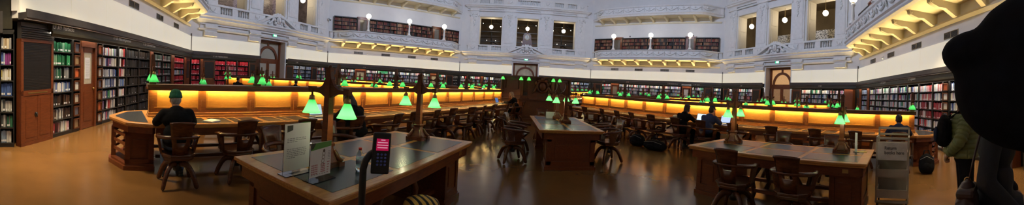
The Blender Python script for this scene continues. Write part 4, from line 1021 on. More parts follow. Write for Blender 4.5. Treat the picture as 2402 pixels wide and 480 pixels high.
def remesh(o, vox, it=3):
    m = o.modifiers.new('join', 'REMESH'); m.mode = 'VOXEL'; m.voxel_size = vox; m.use_smooth_shade = True
    s = o.modifiers.new('soften', 'SMOOTH'); s.factor = .5; s.iterations = it
    return o
def hand(b, wrist, d, nrm, side, curl=.35):
    """palm, four fingers and a thumb; d = direction of the fingers, nrm = back of the hand"""
    d = Vector(d).normalized(); nrm = Vector(nrm); nrm = (nrm-d*nrm.dot(d)).normalized(); s = d.cross(nrm)*side; w = Vector(wrist)
    for q in (-.026, -.009, .009, .026): b.cap(w+d*.01+s*q*.7, w+d*.085+s*q, .0155, .0135, 8)
    for q, ln in ((-.031, .062), (-.011, .074), (.010, .080), (.030, .070)):
        p = w+d*.088+s*q; a = d*1.0; r = .0088
        for k, f in enumerate((.45, .32, .23)):
            ang = curl*(k+.6); v = (d*math.cos(ang)-nrm*math.sin(ang)); e = p+v*ln*f*1.1; b.cap(p, e, r, r*.92, 8); p = e; r *= .92
    p = w+d*.03+s*.030; e = p+d*.03+s*.028-nrm*.012; b.cap(p, e, .0125, .011, 8); b.cap(e, e+d*.030+s*.006-nrm*.006, .010, .0085, 8)
def head_geo(b, c, yaw, pitch, s=1.0):
    M = Matrix.Translation(c) @ Matrix.Rotation(yaw, 4, 'Z') @ Matrix.Rotation(pitch, 4, 'X') @ Matrix.Scale(s, 4)
    b.ell((0, -.010, .035), (.074, .094, .088), 16, M=M); b.ell((0, .022, -.045), (.056, .066, .072), 14, M=M); b.ell((0, .052, -.092), (.028, .025, .022), 10, M=M)
    b.cap((0, .083, .02), (0, .104, -.018), .009, .014, 8, M=M); b.ell((0, .084, -.052), (.026, .012, .008), 8, M=M); b.ell((0, .083, -.064), (.022, .012, .008), 8, M=M)
    b.cap((-.045, .074, .035), (.045, .074, .035), .012, .012, 8, M=M)
    for x in (-1, 1): b.ell((x*.076, -.008, -.01), (.010, .022, .033), 8, M=M); b.ell((x*.042, .058, -.03), (.022, .022, .022), 8, M=M)
    return M
SEATED = dict(pel=(0, .0, .575), waist=(0, .04, .70), chest=(0, .13, .88), neck=(0, .19, 1.02), head=(0, .27, 1.13), sh=(.175, .14, .945), el=(.265, .27, .815), wr=(.13, .50, .825), hip=(.095, .03, .56), kn=(.13, .43, .495), an=(.12, .38, .09))
STAND = dict(pel=(0, 0, .95), waist=(0, 0, 1.10), chest=(0, .01, 1.30), neck=(0, 0, 1.47), head=(0, .03, 1.61), sh=(.175, 0, 1.41), el=(.26, -.04, 1.14), wr=(.24, .06, .90), hip=(.09, 0, .92), kn=(.10, .02, .50), an=(.10, -.01, .09))
def person(label, loc, rz, pose, top, bottom, hair, hairstyle, skin=None, yaw=0, pitch=0, arms=None, bulk=1.0, vox=.012, cap=None, puffy=False, skirt=False, collar=None):
    skin = skin or SKIN; J = dict(pose); t = thing('person', label, 'person', loc, rz); V = Vector
    def sd(k, s): v = J[k]; return V((v[0]*s, v[1], v[2]))
    A = arms or {}
    b = MB(); M = head_geo(b, J['head'], yaw, pitch)
    b.chain([J['head'], J['neck'], J['chest']], [.05, .052, .06]); b.chain([J['chest'], J['waist'], J['pel']], [.11, .10, .12])
    ends = {}
    for s in (-1, 1):
        el = V(A.get(('el', s), sd('el', s))); wr = V(A.get(('wr', s), sd('wr', s)))
        b.chain([J['chest'], sd('sh', s), el, wr], [.08, .052, .038, .026])
        d = V(A.get(('hd', s), (wr-el))); nr = V(A.get(('nr', s), (0, 0, 1))); hand(b, wr, d, nr, s, A.get('curl', .4)); ends[s] = (el, wr)
        b.chain([J['pel'], sd('hip', s), sd('kn', s), sd('an', s)], [.10, .085, .052, .036]); b.cap(sd('an', s), sd('an', s)+V((0, .13, -.045)), .036, .028)
    remesh(obj('body', b, skin, t), min(vox, .008), 2)
    e = MB()
    for s in (-1, 1): e.ell((s*.031, .082, .012), (.012, .008, .008), 8, M=M)
    obj('eyes', e, EYE, t)
    # jacket
    k = bulk; b = MB()
    ch, wa, pe = V(J['chest']), V(J['waist']), V(J['pel'])
    tilt = (ch-wa).to_track_quat('Z', 'Y').to_matrix()
    b.ell(ch, (.185*k, .125*k, .15), 16, R=tilt); b.ell(wa, (.165*k, .12*k, .15), 16, R=tilt); b.ell(pe+V((0, 0, .03)), (.175*k, .135*k, .11), 16)
    b.ell((V(J['neck'])+ch)/2+V((0, -.01, .035)), (.10*k, .085*k, .08), 12)
    for s in (-1, 1):
        el, wr = ends[s]; b.chain([ch+V((s*.08, 0, .04)), sd('sh', s), el, wr-(wr-el).normalized()*.01], [.085*k, .066*k, .056*k, .042*k])
    if puffy:                     # quilted horizontal tubes
        for i in range(9):
            z = pe.z+.03+.053*i; f = 1-.12*abs(i-5)/6
            pts = [(.195*f*k*math.cos(2*PI*q/16), .145*f*k*math.sin(2*PI*q/16)+ch.y*(i/11), z) for q in range(17)]; b.tube(pts, .036, 8)
        for s in (-1, 1):
            el, wr = ends[s]
            for a_, c_, n_, r0, r1 in ((sd('sh', s), el, 6, .076, .062), (el, wr, 5, .060, .046)):
                for i in range(n_): p = a_.lerp(c_, (i+.5)/n_); r_ = (r0+(r1-r0)*i/n_)*1.22; b.ell(p, (r_, r_, .034), 12, R=(c_-a_).to_track_quat('Z', 'Y').to_matrix())
    jk = remesh(obj('jacket', b, top, t), 0.008 if puffy else vox, 1 if puffy else 4)
    if collar:
        c = MB(); c.tube([(.062*math.cos(2*PI*q/14), V(J['neck']).y-.01+.062*math.sin(2*PI*q/14), V(J['neck']).z+.015) for q in range(15)], .016, 6); obj('collar', c, collar, t)
    b = MB()
    if skirt:
        b.lathe([(.17, 0), (.20, -.2), (.25, -.5), (.29, -.75), (.28, -.75), (.1, -.1)], 24, (0, 0, pe.z+.05)); obj('coat_skirt', b, top, t)
        b = MB()
    b.ell(pe-V((0, 0, .02)), (.165, .125, .10), 14)
    for s in (-1, 1): b.chain([pe+V((s*.06, 0, 0)), sd('hip', s), sd('kn', s), sd('an', s)+V((0, 0, .01))], [.105, .10, .072, .055])
    remesh(obj('trousers', b, bottom, t), vox, 3)
    for s in (-1, 1):
        a = sd('an', s); q = MB(); q.cap(a+V((0, -.03, -.04)), a+V((0, .15, -.05)), .042, .036); q.ell(a+V((0, -.01, .0)), (.045, .05, .06), 10); q.box(a.x-.04, a.x+.04, a.y-.07, a.y+.19, a.z-.09, a.z-.07)
        remesh(obj('shoe', q, SHOE, t), .008, 2)
    # hair
    b = MB()
    if hairstyle != 'none':
        b.ell((0, -.022, .05), (.083, .096, .085), 16, M=M); b.ell((0, -.055, .0), (.076, .062, .08), 14, M=M)
        if hairstyle == 'bob':
            for s in (-1, 1): b.cap((s*.06, -.02, .05), (s*.072, -.02, -.06), .04, .028, M=M)
            b.ell((0, -.06, -.05), (.072, .05, .07), 12, M=M); b.ell((0, .045, .095), (.07, .05, .03), 10, M=M)
        if hairstyle == 'long':
            for q in range(9):
                x = -.08+.02*q; b.chain([(x, -.03-.04*math.cos(x*18), .04), (x*1.15, -.085, -.08), (x*1.2+.01*math.sin(q*2), -.10, -.20), (x*1.05, -.11+.01*(q % 3), -.30)], [.034, .032, .028, .012], 8, M=M)
            for s in (-1, 1): b.chain([(s*.05, .03, .09), (s*.08, .01, .0), (s*.085, -.01, -.14)], [.03, .03, .02], 8, M=M)
        remesh(obj('hair', b, hair, t), .008, 2)
    if cap == 'beanie':
        q = MB(); q.lathe([(.090, .022), (.096, .026), (.097, .055), (.091, .060), (.088, .095), (.068, .128), (.035, .146), (.0, .150)], 24); q = obj('beanie', q, BEANIE, t); q.matrix_local = M @ Matrix.Translation((0, -.016, 0)) @ Matrix.Diagonal((1.0, 1.17, 1.04, 1))
    if cap == 'cap':
        q = MB(); q.lathe([(.084, .05), (.086, .07), (.075, .11), (.04, .135), (0, .14)], 20); q.prism([(-.07, .06), (-.06, .12), (0, .15), (.06, .12), (.07, .06)], .055, .063); q = obj('cap', q, NAVY, t); q.matrix_local = M @ Matrix.Translation((0, -.012, 0)) @ Matrix.Diagonal((1, 1.12, 1, 1))
    return t, M
def sit(k, i, label, *a, **kw):
    x, y, fx, fy = SEATS[(k, i)]; return person(label, (x+kw.pop('dx', 0), y+kw.pop('dy', 0), 0), rot_of(fx, fy), SEATED, *a, **kw)
sit('left', 0, 'seated person in green knit beanie, black jacket and jeans at the left desk', BLK, JEANS, GREYH, 'short', bulk=1.22, cap='beanie', pitch=-.15)
sit('left', 3, 'seated person in black with long dark hair at the left desk behind a lamp', BLK, BLK, DARKH, 'long', pitch=-.25, bulk=1.3, dx=.16, dy=.10)
sit('left', 13, 'seated person with long blonde hair and laptop at the far left desk end', BLK, BLK, BLONDE, 'long', pitch=-.2, yaw=.5)
sit('right', 6, 'seated person with dark bob and black top at a laptop, right desk', BLK, BLK, DARKH, 'bob', pitch=-.25, bulk=1.05)
sit('right', 5, 'seated person in dark cap and blue jacket at a laptop, right desk', BLUEJ, BLK, DARKH, 'short', pitch=-.25, bulk=1.15, cap='cap', collar=plain('red_collar', (.3, .03, .03), .7))
sit('right', 0, 'seated person with short black hair and navy top behind the book trolley', NAVY, BLK, DARKH, 'short', skin=SKIN_D, pitch=-.1, bulk=1.15)
l, rz_, u_, n_, L_ = SPF['left_b']
for s, lab in ((1.2, 'first from its outer end'), (4.1, 'second from its outer end')):
    for sg in (1,):
        off = 1.15; nx, ny = (.3827, -.9239)
        x, y = l[0]+u_[0]*s+nx*off, l[1]+u_[1]*s+ny*off
        chair(x, y, -nx, -ny, 'wooden swivel armchair at the %s, %s' % (WORDS['left_b'], lab))
        person('dark-haired seated person whose head shows above the left desk divider, %s' % ('left one' if s < 2 else 'right one'), (x, y, 0), rot_of(-nx, -ny), dict(SEATED, neck=(0, .12, 1.06), head=(0, .16, 1.19), chest=(0, .08, .90), sh=(.175, .09, .97)), BLK, BLK, DARKH, 'short', vox=.02)

# person in the olive puffer jacket, back to us, hands clasped behind, backpack on
PX, PY = 3.02, -16.06; F = (.35, -.94)
p, M = person('standing person in olive green puffer jacket with hands clasped behind, near the trolley', (PX, PY, 0), rot_of(*F), dict(STAND, kn=(.10, .01, .5)), PUFF, BLK, AUBURN, 'long', puffy=True, bulk=1.02, yaw=-.2,
    arms={('el', -1): (-.28, -.10, 1.16), ('el', 1): (.28, -.10, 1.16), ('wr', -1): (-.10, -.20, .98), ('wr', 1): (.10, -.20, 1.0), ('hd', -1): (.75, -.25, -.55), ('hd', 1): (-.75, -.25, -.5), ('nr', -1): (0, -1, .3), ('nr', 1): (0, -1, .3), 'curl': .7})
t = thing('backpack', 'small dark backpack worn by the person in the olive puffer jacket', 'backpack', (PX, PY, 0), rot_of(*F))
b = MB(); b.ell((0, -.24, 1.24), (.15, .09, .19), 14); b.ell((0, -.27, 1.18), (.13, .08, .12), 12); obj('bag_body', remesh(obj('pack', b, BLK), .012, 3).data, None, t).modifiers.new('join', 'REMESH').voxel_size = .012
bpy.data.objects.remove(bpy.data.objects['pack'])
obj('bag_pocket', MB().ell((0, -.335, 1.20), (.10, .03, .09), 12), NAVY, t)
for s in (-1, 1): obj('strap', MB().tube([(s*.09, -.20, 1.38), (s*.10, -.06, 1.475), (s*.12, .10, 1.42), (s*.14, .165, 1.25), (s*.17, .0, 1.08), (s*.10, -.20, 1.10)], .013, 8), BLK, t)

# dark coat with a brown shoulder bag
QX, QY = 1.34, -16.57; F2 = (.05, -1)
person('standing person in long dark coat behind the brown shoulder bag', (QX, QY, 0), rot_of(*F2), dict(STAND, wr=(.22, .12, .98)), plain('charcoal_coat', (.012, .013, .018), .8, var=.2), BLK, DARKH, 'short', skirt=True, bulk=.98)
t = thing('shoulder_bag', 'brown leather shoulder bag hanging beside the person in the long dark coat', 'bag', (1.10, -16.44, 0), rot_of(*F2))
BAGL = plain('brown_bag_leather', (.055, .022, .016), .4, var=.2)
b = MB(); b.ell((0, 0, .98), (.13, .068, .17), 16); b.box(-.115, .115, -.055, .055, .82, 1.05); o = remesh(obj('bag_body', b, BAGL, t), .010, 6)
obj('flap', MB().prism([(-.11, -.05), (.11, -.05), (.11, .05), (-.11, .05)], 1.06, 1.115), BAGL, t, bevel=.02)
obj('strap', MB().tube([(0, .0, 1.10), (-.02, .03, 1.25), (-.10, .08, 1.47), (-.16, .13, 1.50), (-.2, .16, 1.45)], .014, 6, flat=.5), BAGL, t)
obj('buckle', MB().tube([(.0, -.0+.018*math.cos(PI*q/5), 1.14+.018*math.sin(PI*q/5)) for q in range(11)], .004, 6), BRASS, t)

# very near hooded person at the right edge, facing left
HOOD = plain('black_hooded_coat', (.007, .008, .012), .9, var=.3, nscale=30, spec=.1)
HY = -16.925
t, M = person('large near person in a black hood covering the right edge', (.0, HY-.14, 0), 0, dict(STAND, chest=(0, .0, 1.26), neck=(0, .03, 1.43), head=(-.03, .12, 1.60), sh=(.18, -.03, 1.37), el=(.26, -.10, 1.10), wr=(.24, 0, .88)), HOOD, BLK, DARKH, 'none', pitch=-.2, bulk=1.05)
b = MB(); y0 = HY-.14       # hood in world positions relative to the person
def hp(x, y, z): return (x, y-y0, z)
b.ell(hp(-.04, -16.765, 1.60), (.11, .15, .125), 20); b.ell(hp(-.04, -16.680, 1.662), (.095, .09, .050), 16); b.ell(hp(-.035, -16.80, 1.66), (.12, .155, .130), 18); b.ell(hp(-.03, -16.90, 1.605), (.13, .20, .195), 18); b.ell(hp(-.03, -16.97, 1.46), (.15, .15, .12), 16)
remesh(obj('hood', b, HOOD, t), .009, 6)

# ================================================================== small things
def pframe(x, y, z, rz): return (x, y, z), rz
ACR = clear('clear_perspex', (.95, .97, 1), .03, 1.3)
def sign_stand(label, x, y, rz, w, h, name):
    t = thing('sign_holder', label, 'sign', (x, y, .762), rz)
    obj('perspex_sheet', MB().box(-w/2, w/2, .004, .008, .0, h), ACR, t); obj('perspex_base', MB().box(-w/2-.01, w/2+.01, -.05, .06, 0, .006), ACR, t)
    p = obj('paper_insert', MB().box(-w/2+.004, w/2-.004, -.001, .002, .03, h-.004), PAPER, t)
    return t, p
PR = plain('grey_print', (.33, .33, .36), .6); GRN = plain('green_print', (.12, .33, .08), .6); PNK = plain('pink_print', (.55, .25, .27), .6); DGR = plain('dark_logo_print', (.03, .035, .03), .6)
rs = math.atan2(.28, .045)
t, p = sign_stand('tall white perspex sign with a dark logo at the near corner of the left table', -2.30, -14.72, rs, .285, .41, 's')
q = MB().add([(-.115, -.0018, .34), (-.055, -.0018, .355), (-.055, -.0018, .395), (-.115, -.0018, .395)], [(0, 1, 2, 3)]); obj('corner_logo', q, DGR, p)
random.seed(5); q = MB()
for z, n in ((.285, 3), (.20, 6)):
    for i in range(n):
        x = -.112
        while x < .09:
            w = random.uniform(.008, .03); q.add([(x, -.0016, z-.014*i), (x+w, -.0016, z-.014*i), (x+w, -.0016, z+.006-.014*i), (x, -.0016, z+.006-.014*i)], [(0, 1, 2, 3)]); x += w+.006
            if i == n-1 and x > -.02: break
obj('printed_lines', q, PR, p)
t, p = sign_stand('small perspex leaflet sign with a green band on the left table', -2.065, -14.72, rs, .235, .295, 's')
q = MB().add([(-.113, -.0018, .235), (.113, -.0018, .25), (.113, -.0018, .29), (-.113, -.0018, .29)], [(0, 1, 2, 3)]); obj('green_band', q, GRN, p)
obj('band_corner', MB().add([(-.113, -.0022, .24), (-.085, -.0022, .25), (-.06, -.0022, .29), (-.113, -.0022, .29)], [(0, 1, 2, 3)]), DGR, p)
q = MB()
def ringm(b, cx, cz, r, w=.004):
    for i in range(14):
        a0, a1 = 2*PI*i/14, 2*PI*(i+1)/14
        b.add([(cx+(r-w)*math.cos(a0), -.0018, cz+(r-w)*math.sin(a0)), (cx+r*math.cos(a0), -.0018, cz+r*math.sin(a0)), (cx+r*math.cos(a1), -.0018, cz+r*math.sin(a1)), (cx+(r-w)*math.cos(a1), -.0018, cz+(r-w)*math.sin(a1))], [(0, 1, 2, 3)])
for i in range(4): ringm(q, .03-.004*i, .20-.028*i, .017)
ringm(q, .032, .222, .012, .011); obj('ring_motif', q, plain('brown_print', (.16, .10, .07), .6), p)
q = MB()
for i in range(5):
    for j in range(4): q.add([(-.10+.017*j, -.0017, .115-.016*i), (-.086+.017*j, -.0017, .115-.016*i), (-.086+.017*j, -.0017, .125-.016*i), (-.10+.017*j, -.0017, .125-.016*i)], [(0, 1, 2, 3)])
    q.add([(.0, -.0017, .115-.014*i), (.05, -.0017, .115-.014*i), (.05, -.0017, .123-.014*i), (.0, -.0017, .123-.014*i)], [(0, 1, 2, 3)])
    q.add([(.07, -.0017, .125-.02*i), (.10-.004*i, -.0017, .125-.02*i), (.10-.004*i, -.0017, .132-.02*i), (.07, -.0017, .132-.02*i)], [(0, 1, 2, 3)])
obj('pink_text', q, PNK, p)
q = MB()
for i in range(7): q.add([(-.10+.028*i, -.0017, .045), (-.085+.028*i, -.0017, .045), (-.085+.028*i, -.0017, .050), (-.10+.028*i, -.0017, .050)], [(0, 1, 2, 3)])
for i in range(6): q.add([(.075, -.0017, .21-.012*i), (.105, -.0017, .21-.012*i), (.105, -.0017, .214-.012*i), (.075, -.0017, .214-.012*i)], [(0, 1, 2, 3)])
obj('small_print', q, PR, p)
# bottle
t = thing('water_bottle', 'clear plastic water bottle with red cap on the left table', 'bottle', (-1.93, -14.33, .762))
obj('bottle_body', MB().lathe([(.0, 0), (.030, 0), (.033, .01), (.033, .05), (.030, .06), (.033, .07), (.033, .135), (.026, .16), (.014, .180), (.013, .19)], 20), clear('clear_bottle_plastic', (.9, .95, 1), .03, 1.15), t)
obj('water', MB().lathe([(.0, .004), (.028, .004), (.030, .05), (.029, .09), (0, .09)], 16), clear('bottle_water', (.75, .88, 1), 0, 1.33), t)
obj('bottle_label', MB().lathe([(.0335, .075), (.0335, .125)], 20), plain('blue_white_label', (.35, .42, .55), .4, var=.5, nscale=50), t)
obj('bottle_cap', MB().lathe([(.0, .205), (.015, .205), (.0155, .186), (.0, .186)], 16), plain('red_cap', (.6, .03, .03), .35), t)
# handset on a bent black stand
t = thing('phone_stand', 'black bent tube stand in front of the left table carrying a handset', 'stand', (-1.19, -15.72, 0))
obj('stand_tube', MB().tube([(0, -.01, .02), (0, -.01, .9), (0, -.01, 1.24), (.004, 0, 1.27), (.015, .01, 1.29), (.03, .025, 1.302)], [.013]*6, 10), GRILLE, t); obj('stand_base', MB().lathe([(0, 0), (.16, 0), (.16, .012), (.03, .03), (0, .03)], 24), GRILLE, t)
t = thing('handset', 'black handset with a red lit screen on the bent stand', 'phone', (-1.134, -15.700, 1.298), rot_of(-.463, 1.06)); t.rotation_euler = (-.10, .06, rot_of(-.463, 1.06)+.30)
obj('handset_body', MB().box(-.034, .034, 0, .016, -.074, .074), GRILLE, t, bevel=.006); obj('red_screen', MB().box(-.022, .024, -.0015, .0005, .01, .052), emit('red_screen_light', (.6, .01, .09), .45), t)
q = MB()
for i, (a, b_) in enumerate(((-.006, .01), (-.018, .02), (-.02, .022), (-.018, .02))): q.box(a, b_, -.002, -.0014, .046-.009*i, .049-.009*i)
obj('screen_text', q, emit('screen_text_light', (1, .5, .65), .5), t)
q = MB()
for i in range(4):
    for j in range(3): q.ell((-.014+.014*j, -.0005, -.004-.012*i), (.0045, .002, .004), 8)
obj('keypad', q, emit('keypad_light', (.06, .08, .3), .05), t)
# striped stool
t = thing('round_stool', 'round stool with black and gold striped top in front of the left table', 'stool', (-1.41, -14.18, 0))
def stripe():
    m, nt, b = _nt('black_gold_stripes'); mp = _objcoord(nt, (1, 1, 1)); mp.inputs['Rotation'].default_value = (0, 0, -.75); w = nt.nodes.new('ShaderNodeTexWave'); w.inputs['Scale'].default_value = 5.6; w.bands_direction = 'X'
    nt.links.new(mp.outputs[0], w.inputs['Vector']); r = nt.nodes.new('ShaderNodeValToRGB'); r.color_ramp.interpolation = 'CONSTANT'; r.color_ramp.elements[0].color = (.012, .012, .012, 1); r.color_ramp.elements[1].position = .42; r.color_ramp.elements[1].color = (.75, .46, .09, 1)
    nt.links.new(w.outputs['Fac'], r.inputs['Fac']); nt.links.new(r.outputs['Color'], b.inputs['Base Color']); b.inputs['Roughness'].default_value = .7; return m
obj('stool_top', MB().lathe([(.0, .50), (.14, .50), (.155, .525), (.14, .560), (.09, .582), (0, .59)], 28), stripe(), t); obj('stool_drum', MB().lathe([(.0, 0), (.13, 0), (.13, .03), (.10, .06), (.10, .46), (.13, .50), (0, .5)], 20), BLK, t)
# booklet on the left desk, cards, papers
t = obj('booklet', MB().box(-.09, .09, -.12, .12, 0, .022), PAPER, None, (-4.78, -13.78, .763), .35, bevel=.003); tag(t, 'small white booklet lying on the left desk right of the beanie man', 'book')
t = thing('notice_card', 'tall narrow white card standing on the right table beside the lamp', 'sign', (3.72, -14.24, .762), 1.2); obj('card', MB().box(-.028, .028, -.003, .003, .004, .30), PAPER, t); obj('card_base', MB().box(-.035, .035, -.03, .03, 0, .006), ACR, t)
t = obj('yellow_note', MB().box(-.05, .05, -.08, .08, 0, .002), plain('yellow_paper', (.6, .45, .08), .6), None, (3.80, -14.30, .763), .4); tag(t, 'yellow note lying beside the white card on the right table', 'paper')
t = thing('notice_card', 'white folded card standing on the middle aisle table behind the lamps', 'sign', (.24, -8.50, .762), .1); obj('card', MB().add([(-.16, -.05, 0), (.16, -.05, 0), (.16, 0, .16), (-.16, 0, .16), (-.16, .05, 0), (.16, .05, 0)], [(0, 1, 2, 3), (3, 2, 5, 4)]), PAPER, t)
def laptop(x, y, fx, fy, label, open_=1.9, scr=(.55, .75, 1), st=1.3):
    t = thing('laptop', label, 'laptop', (x, y, .763), rot_of(fx, fy), 'laptops on the desks')
    obj('keyboard_base', MB().box(-.16, .16, -.11, .11, 0, .016), plain('grey_laptop_shell', (.25, .25, .26), .4) if 'grey_laptop_shell' not in bpy.data.materials else bpy.data.materials['grey_laptop_shell'], t, bevel=.004)
    obj('keys', MB().box(-.14, .14, -.03, .08, .016, .018), GRILLE, t)
    l = obj('lid', MB().box(-.16, .16, 0, .008, 0, .215), GRILLE, t, bevel=.003); l.location = (0, .11, .016); l.rotation_euler = (-.32, 0, 0)
    obj('screen', MB().box(-.15, .15, -.002, .0, .012, .205), emit('screen_glow_'+str(int(st*100)), scr, st), l)
for k, i, lab, c, st in (('left', 3, 'open laptop with a pale screen before the woman in black at the left desk', (.5, .7, .8), .8), ('left', 13, 'open laptop with a blue screen before the blonde woman', (.12, .25, .6), .6), ('right', 6, 'open laptop with a bright screen before the bobbed reader', (.65, .85, 1), 1.25), ('right', 5, 'open laptop with a blue-white screen before the man in the cap', (.5, .65, 1), 1.0)):
    x, y, fx, fy = SEATS[(k, i)]; rx, ry = fy, -fx; sx = {('left', 3): -.06, ('left', 13): -.05, ('right', 6): .10, ('right', 5): .10}[(k, i)]
    laptop(x+fx*.74+rx*sx, y+fy*.74+ry*sx, fx, fy, lab, scr=c, st=st)
x, y, fx, fy = SEATS[('right', 7)]
for i in range(3):
    o = obj('paper_sheets', MB().box(-.11, .11, -.15, .15, 0, .006), PAPER, None, (x+fx*.62+.13*i*fy, y+fy*.62-.13*i*fx, .7625+.006*i), rot_of(fx, fy)+.3*i); tag(o, 'sheaf of white papers on the right desk left of the dark-haired reader, ' + ['left one', 'middle one', 'right one'][i], 'papers')
t = thing('coat_bundle', 'crumpled dark and white jacket heaped on the right desk beside the dark-haired reader', 'jacket', (x+fx*.72+.2*fy, y+fy*.72-.2*fx, .785)); b = MB()
for q in range(9): b.ell((.12*math.cos(q*2.3)*((q % 3)/2), .10*math.sin(q*2.3), .03+.02*(q % 3)), (.09, .07, .05), 8)
remesh(obj('cloth', b, plain('pale_grey_cloth', (.3, .29, .28), .8), t), .012, 3)
# bags on the floor
def bag(label, x, y, rz, dims, name='duffel_bag'):
    t = thing(name, label, 'bag', (x, y, 0), rz); w, d, h = dims; b = MB(); b.ell((0, 0, h*.5), (w/2, d/2, h*.5), 14); b.ell((w*.2, 0, h*.35), (w*.3, d*.52, h*.35), 12); b.ell((-w*.2, 0, h*.38), (w*.3, d*.5, h*.38), 12)
    o = remesh(obj('bag_body', b, BLK, t), .015, 4)
    obj('handle', MB().tube([(-w*.22, 0, h*.85), (-w*.14, 0, h*1.15), (w*.14, 0, h*1.15), (w*.22, 0, h*.85)], .014, 6), BLK, t); obj('zip', MB().tube([(-w*.4, -d*.30, h*.72), (0, -d*.34, h*.88), (w*.4, -d*.30, h*.72)], .006, 6), plain('grey_zip', (.25, .25, .25), .4) if 'grey_zip' not in bpy.data.materials else bpy.data.materials['grey_zip'], t)
    obj('pocket', MB().ell((0, -d*.46, h*.38), (w*.25, d*.1, h*.22), 10), BLK, t)
bag('black duffel bag on the floor behind the laptop readers', 3.02, -8.75, -1.1, (.75, .38, .28)); bag('second black bag on the floor left of the duffel bag', 2.78, -8.05, -1.0, (.5, .36, .34))
bag('black backpack on the floor beside the trolley and the right desk end', 6.15, -14.62, -1.2, (.36, .26, .44), 'backpack')
# monitor on the counter
t = thing('monitor', 'small dark computer monitor on the central counter', 'monitor', (-.38, -2.1, .957), .1); obj('stand', MB().box(-.08, .08, -.06, .06, 0, .012).box(-.02, .02, -.01, .01, .012, .1), GRILLE, t); obj('screen_case', MB().box(-.13, .13, -.02, .02, .08, .30), GRILLE, t, bevel=.006)

# ------------------------------------------------------------------ book return trolley
CART = plain('grey_beige_metal', (.50, .46, .38), .45, var=.05)
cx, cy = 3.97, -14.76; vx, vy = cx+.673, cy+16.759; vl = math.hypot(vx, vy)
t = thing('book_trolley', 'grey-beige metal book return trolley with a white notice at the right table', 'trolley', (cx, cy, 0), rot_of(vx/vl, vy/vl)-.06)
W = .25
f = MB()
for s in (-1, 1):
    f.box(min(s*W, s*(W-.025)), max(s*W, s*(W-.025)), -.16, -.135, .05, 1.02); f.box(min(s*W, s*(W-.025)), max(s*W, s*(W-.025)), .135, .16, .05, 1.15)
    for z in (.08, 1.0): f.box(min(s*W, s*(W-.02)), max(s*W, s*(W-.02)), -.15, .15, z, z+.025)
f.box(-W, W, .135, .16, 1.12, 1.15); f.box(-W, W, .135, .16, 1.03, 1.055); f.box(-W, W, -.16, -.135, .99, 1.02); f.box(-W, W, -.16, -.135, .05, .08); f.box(-W, W, .135, .16, .05, .08)
obj('trolley_frame', f, CART, t)
for z in (.16, .46, .72):
    s = MB(); s.box(-W+.02, W-.02, -.17, .15, z-.01, z); s.box(-W+.02, W-.02, -.185, -.17, z-.03, z+.09); s.box(-W+.02, W-.02, .13, .145, z-.02, z+.20); s.box(-W+.02, -W+.03, -.17, .14, z, z+.1); s.box(W-.03, W-.02, -.17, .14, z, z+.1); obj('tray', s, CART, t)
n = obj('notice_panel', MB().box(-W+.03, W-.03, -.205, -.19, .69, .95), plain('white_notice', (.62, .6, .57), .5), t)
for i, s_ in enumerate(('Return', 'books here')): o = text('notice_lettering', s_, .072, plain('black_lettering', (.015, .015, .015), .5) if 'black_lettering' not in bpy.data.materials else bpy.data.materials['black_lettering'], n, (-W+.13, -.2065, .845-.066*i), (PI/2, 0, 0), sx=.9)
for x, y in ((-.22, -.14), (.22, -.14), (-.22, .14), (.22, .14)): obj('castor', MB().lathe([(0, -.012), (.025, -.012), (.025, .012), (0, .012)], 12, M=Matrix.Translation((x, y, .027)) @ Matrix.Rotation(PI/2, 4, 'Y')), GRILLE, t)
for i, c in enumerate([(.5, .12, .16), (.55, .2, .25), (.4, .35, .3)]):
    o = obj('returned_book', MB().box(-.09, .09, -.11, .11, 0, .03), plain('returned_cover_%d' % i, c, .5), None); B = Matrix.Translation((cx, cy, .722+.031*i)) @ Matrix.Rotation(t.rotation_euler[2]+.2*i, 4, 'Z'); o.matrix_world = B
    tag(o, ['pink', 'salmon', 'tan'][i]+' returned book lying in the top tray of the book trolley', 'book', 'returned books in the trolley')

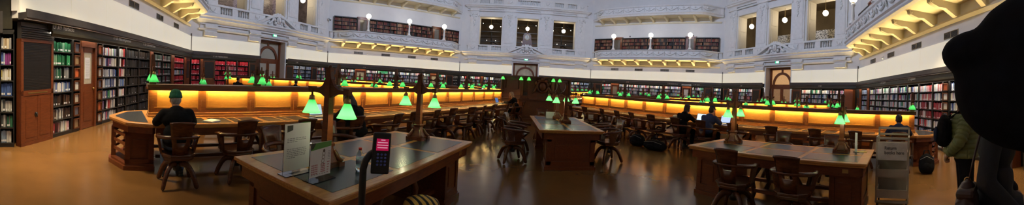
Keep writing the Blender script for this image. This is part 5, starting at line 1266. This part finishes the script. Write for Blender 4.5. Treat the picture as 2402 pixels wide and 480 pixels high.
# ================================================================== light and camera
w = bpy.data.worlds.new('sky'); SCN.world = w; w.use_nodes = True; bg = w.node_tree.nodes['Background']; bg.inputs[0].default_value = (.60, .70, 1, 1); bg.inputs[1].default_value = .06
for x, y, p in ((-5.9, -16.4, 62), (-7.2, -14.5, 62), (-9.2, -12.3, 45), (6.9, -15.9, 26), (8.6, -13.6, 26), (4.9, -16.1, 26)):  # last lamp is added to brighten the trolley and the floor beside it
    o = light_area('aisle_downlight', (x, y, 3.9), (0, 0, 0), .6, .6, p, (1, .80, .50)); o.data.spread = math.radians(88)
for k in FACE:                     # unseen fill lights added near the centre to brighten the gallery walls
    a = math.radians(FACE[k]); o = light_area('added_wall_fill', (-3*math.sin(a), -3*math.cos(a), 12.7), (0, 0, 0), 1.6, .8, 205, (.62, .73, 1)); v = Vector(fpt(k, 0, 0, 7.0))-o.location
    o.rotation_euler = v.to_track_quat('-Z', 'Y').to_euler(); o.data.spread = math.radians(62)
cam = bpy.data.cameras.new('camera'); co = bpy.data.objects.new('camera', cam); COL.objects.link(co); SCN.camera = co
f_, yaw, pitch, roll = 758.27, -0.018809, 0.0006859, 0.0547562
cam.type = 'PANO'; cam.panorama_type = 'CENTRAL_CYLINDRICAL'
cam.central_cylindrical_range_u_min = -1201/f_; cam.central_cylindrical_range_u_max = 1201/f_
cam.central_cylindrical_range_v_min = -(480-198.1277)/f_; cam.central_cylindrical_range_v_max = 198.1277/f_; cam.central_cylindrical_radius = 1
Mz = Matrix(((math.cos(yaw), -math.sin(yaw), 0), (math.sin(yaw), math.cos(yaw), 0), (0, 0, 1)))
Mx = Matrix(((1, 0, 0), (0, math.cos(pitch), -math.sin(pitch)), (0, math.sin(pitch), math.cos(pitch))))
My = Matrix(((math.cos(roll), 0, math.sin(roll)), (0, 1, 0), (-math.sin(roll), 0, math.cos(roll))))
Mc = (My @ Mx @ Mz).transposed()
ex_, ey_, ez_ = Mc.col[0], Mc.col[1], Mc.col[2]
mw = Matrix.Identity(4)
for i in range(3): mw[i][0] = ex_[i]; mw[i][1] = ez_[i]; mw[i][2] = -ey_[i]
mw.translation = Vector((-.672867, -16.7589, 1.57)); co.matrix_world = mw
cam.clip_start = .05; cam.clip_end = 200
vs = SCN.view_settings; vs.view_transform = 'Standard'; vs.look = 'None'; vs.gamma = 1; vs.use_curve_mapping = False; vs.exposure = 0.0
try:
    SCN.cycles.use_denoising = True; SCN.cycles.max_bounces = 6; SCN.cycles.diffuse_bounces = 3; SCN.cycles.glossy_bounces = 3; SCN.cycles.transmission_bounces = 6; SCN.cycles.sample_clamp_indirect = 6
except Exception: pass
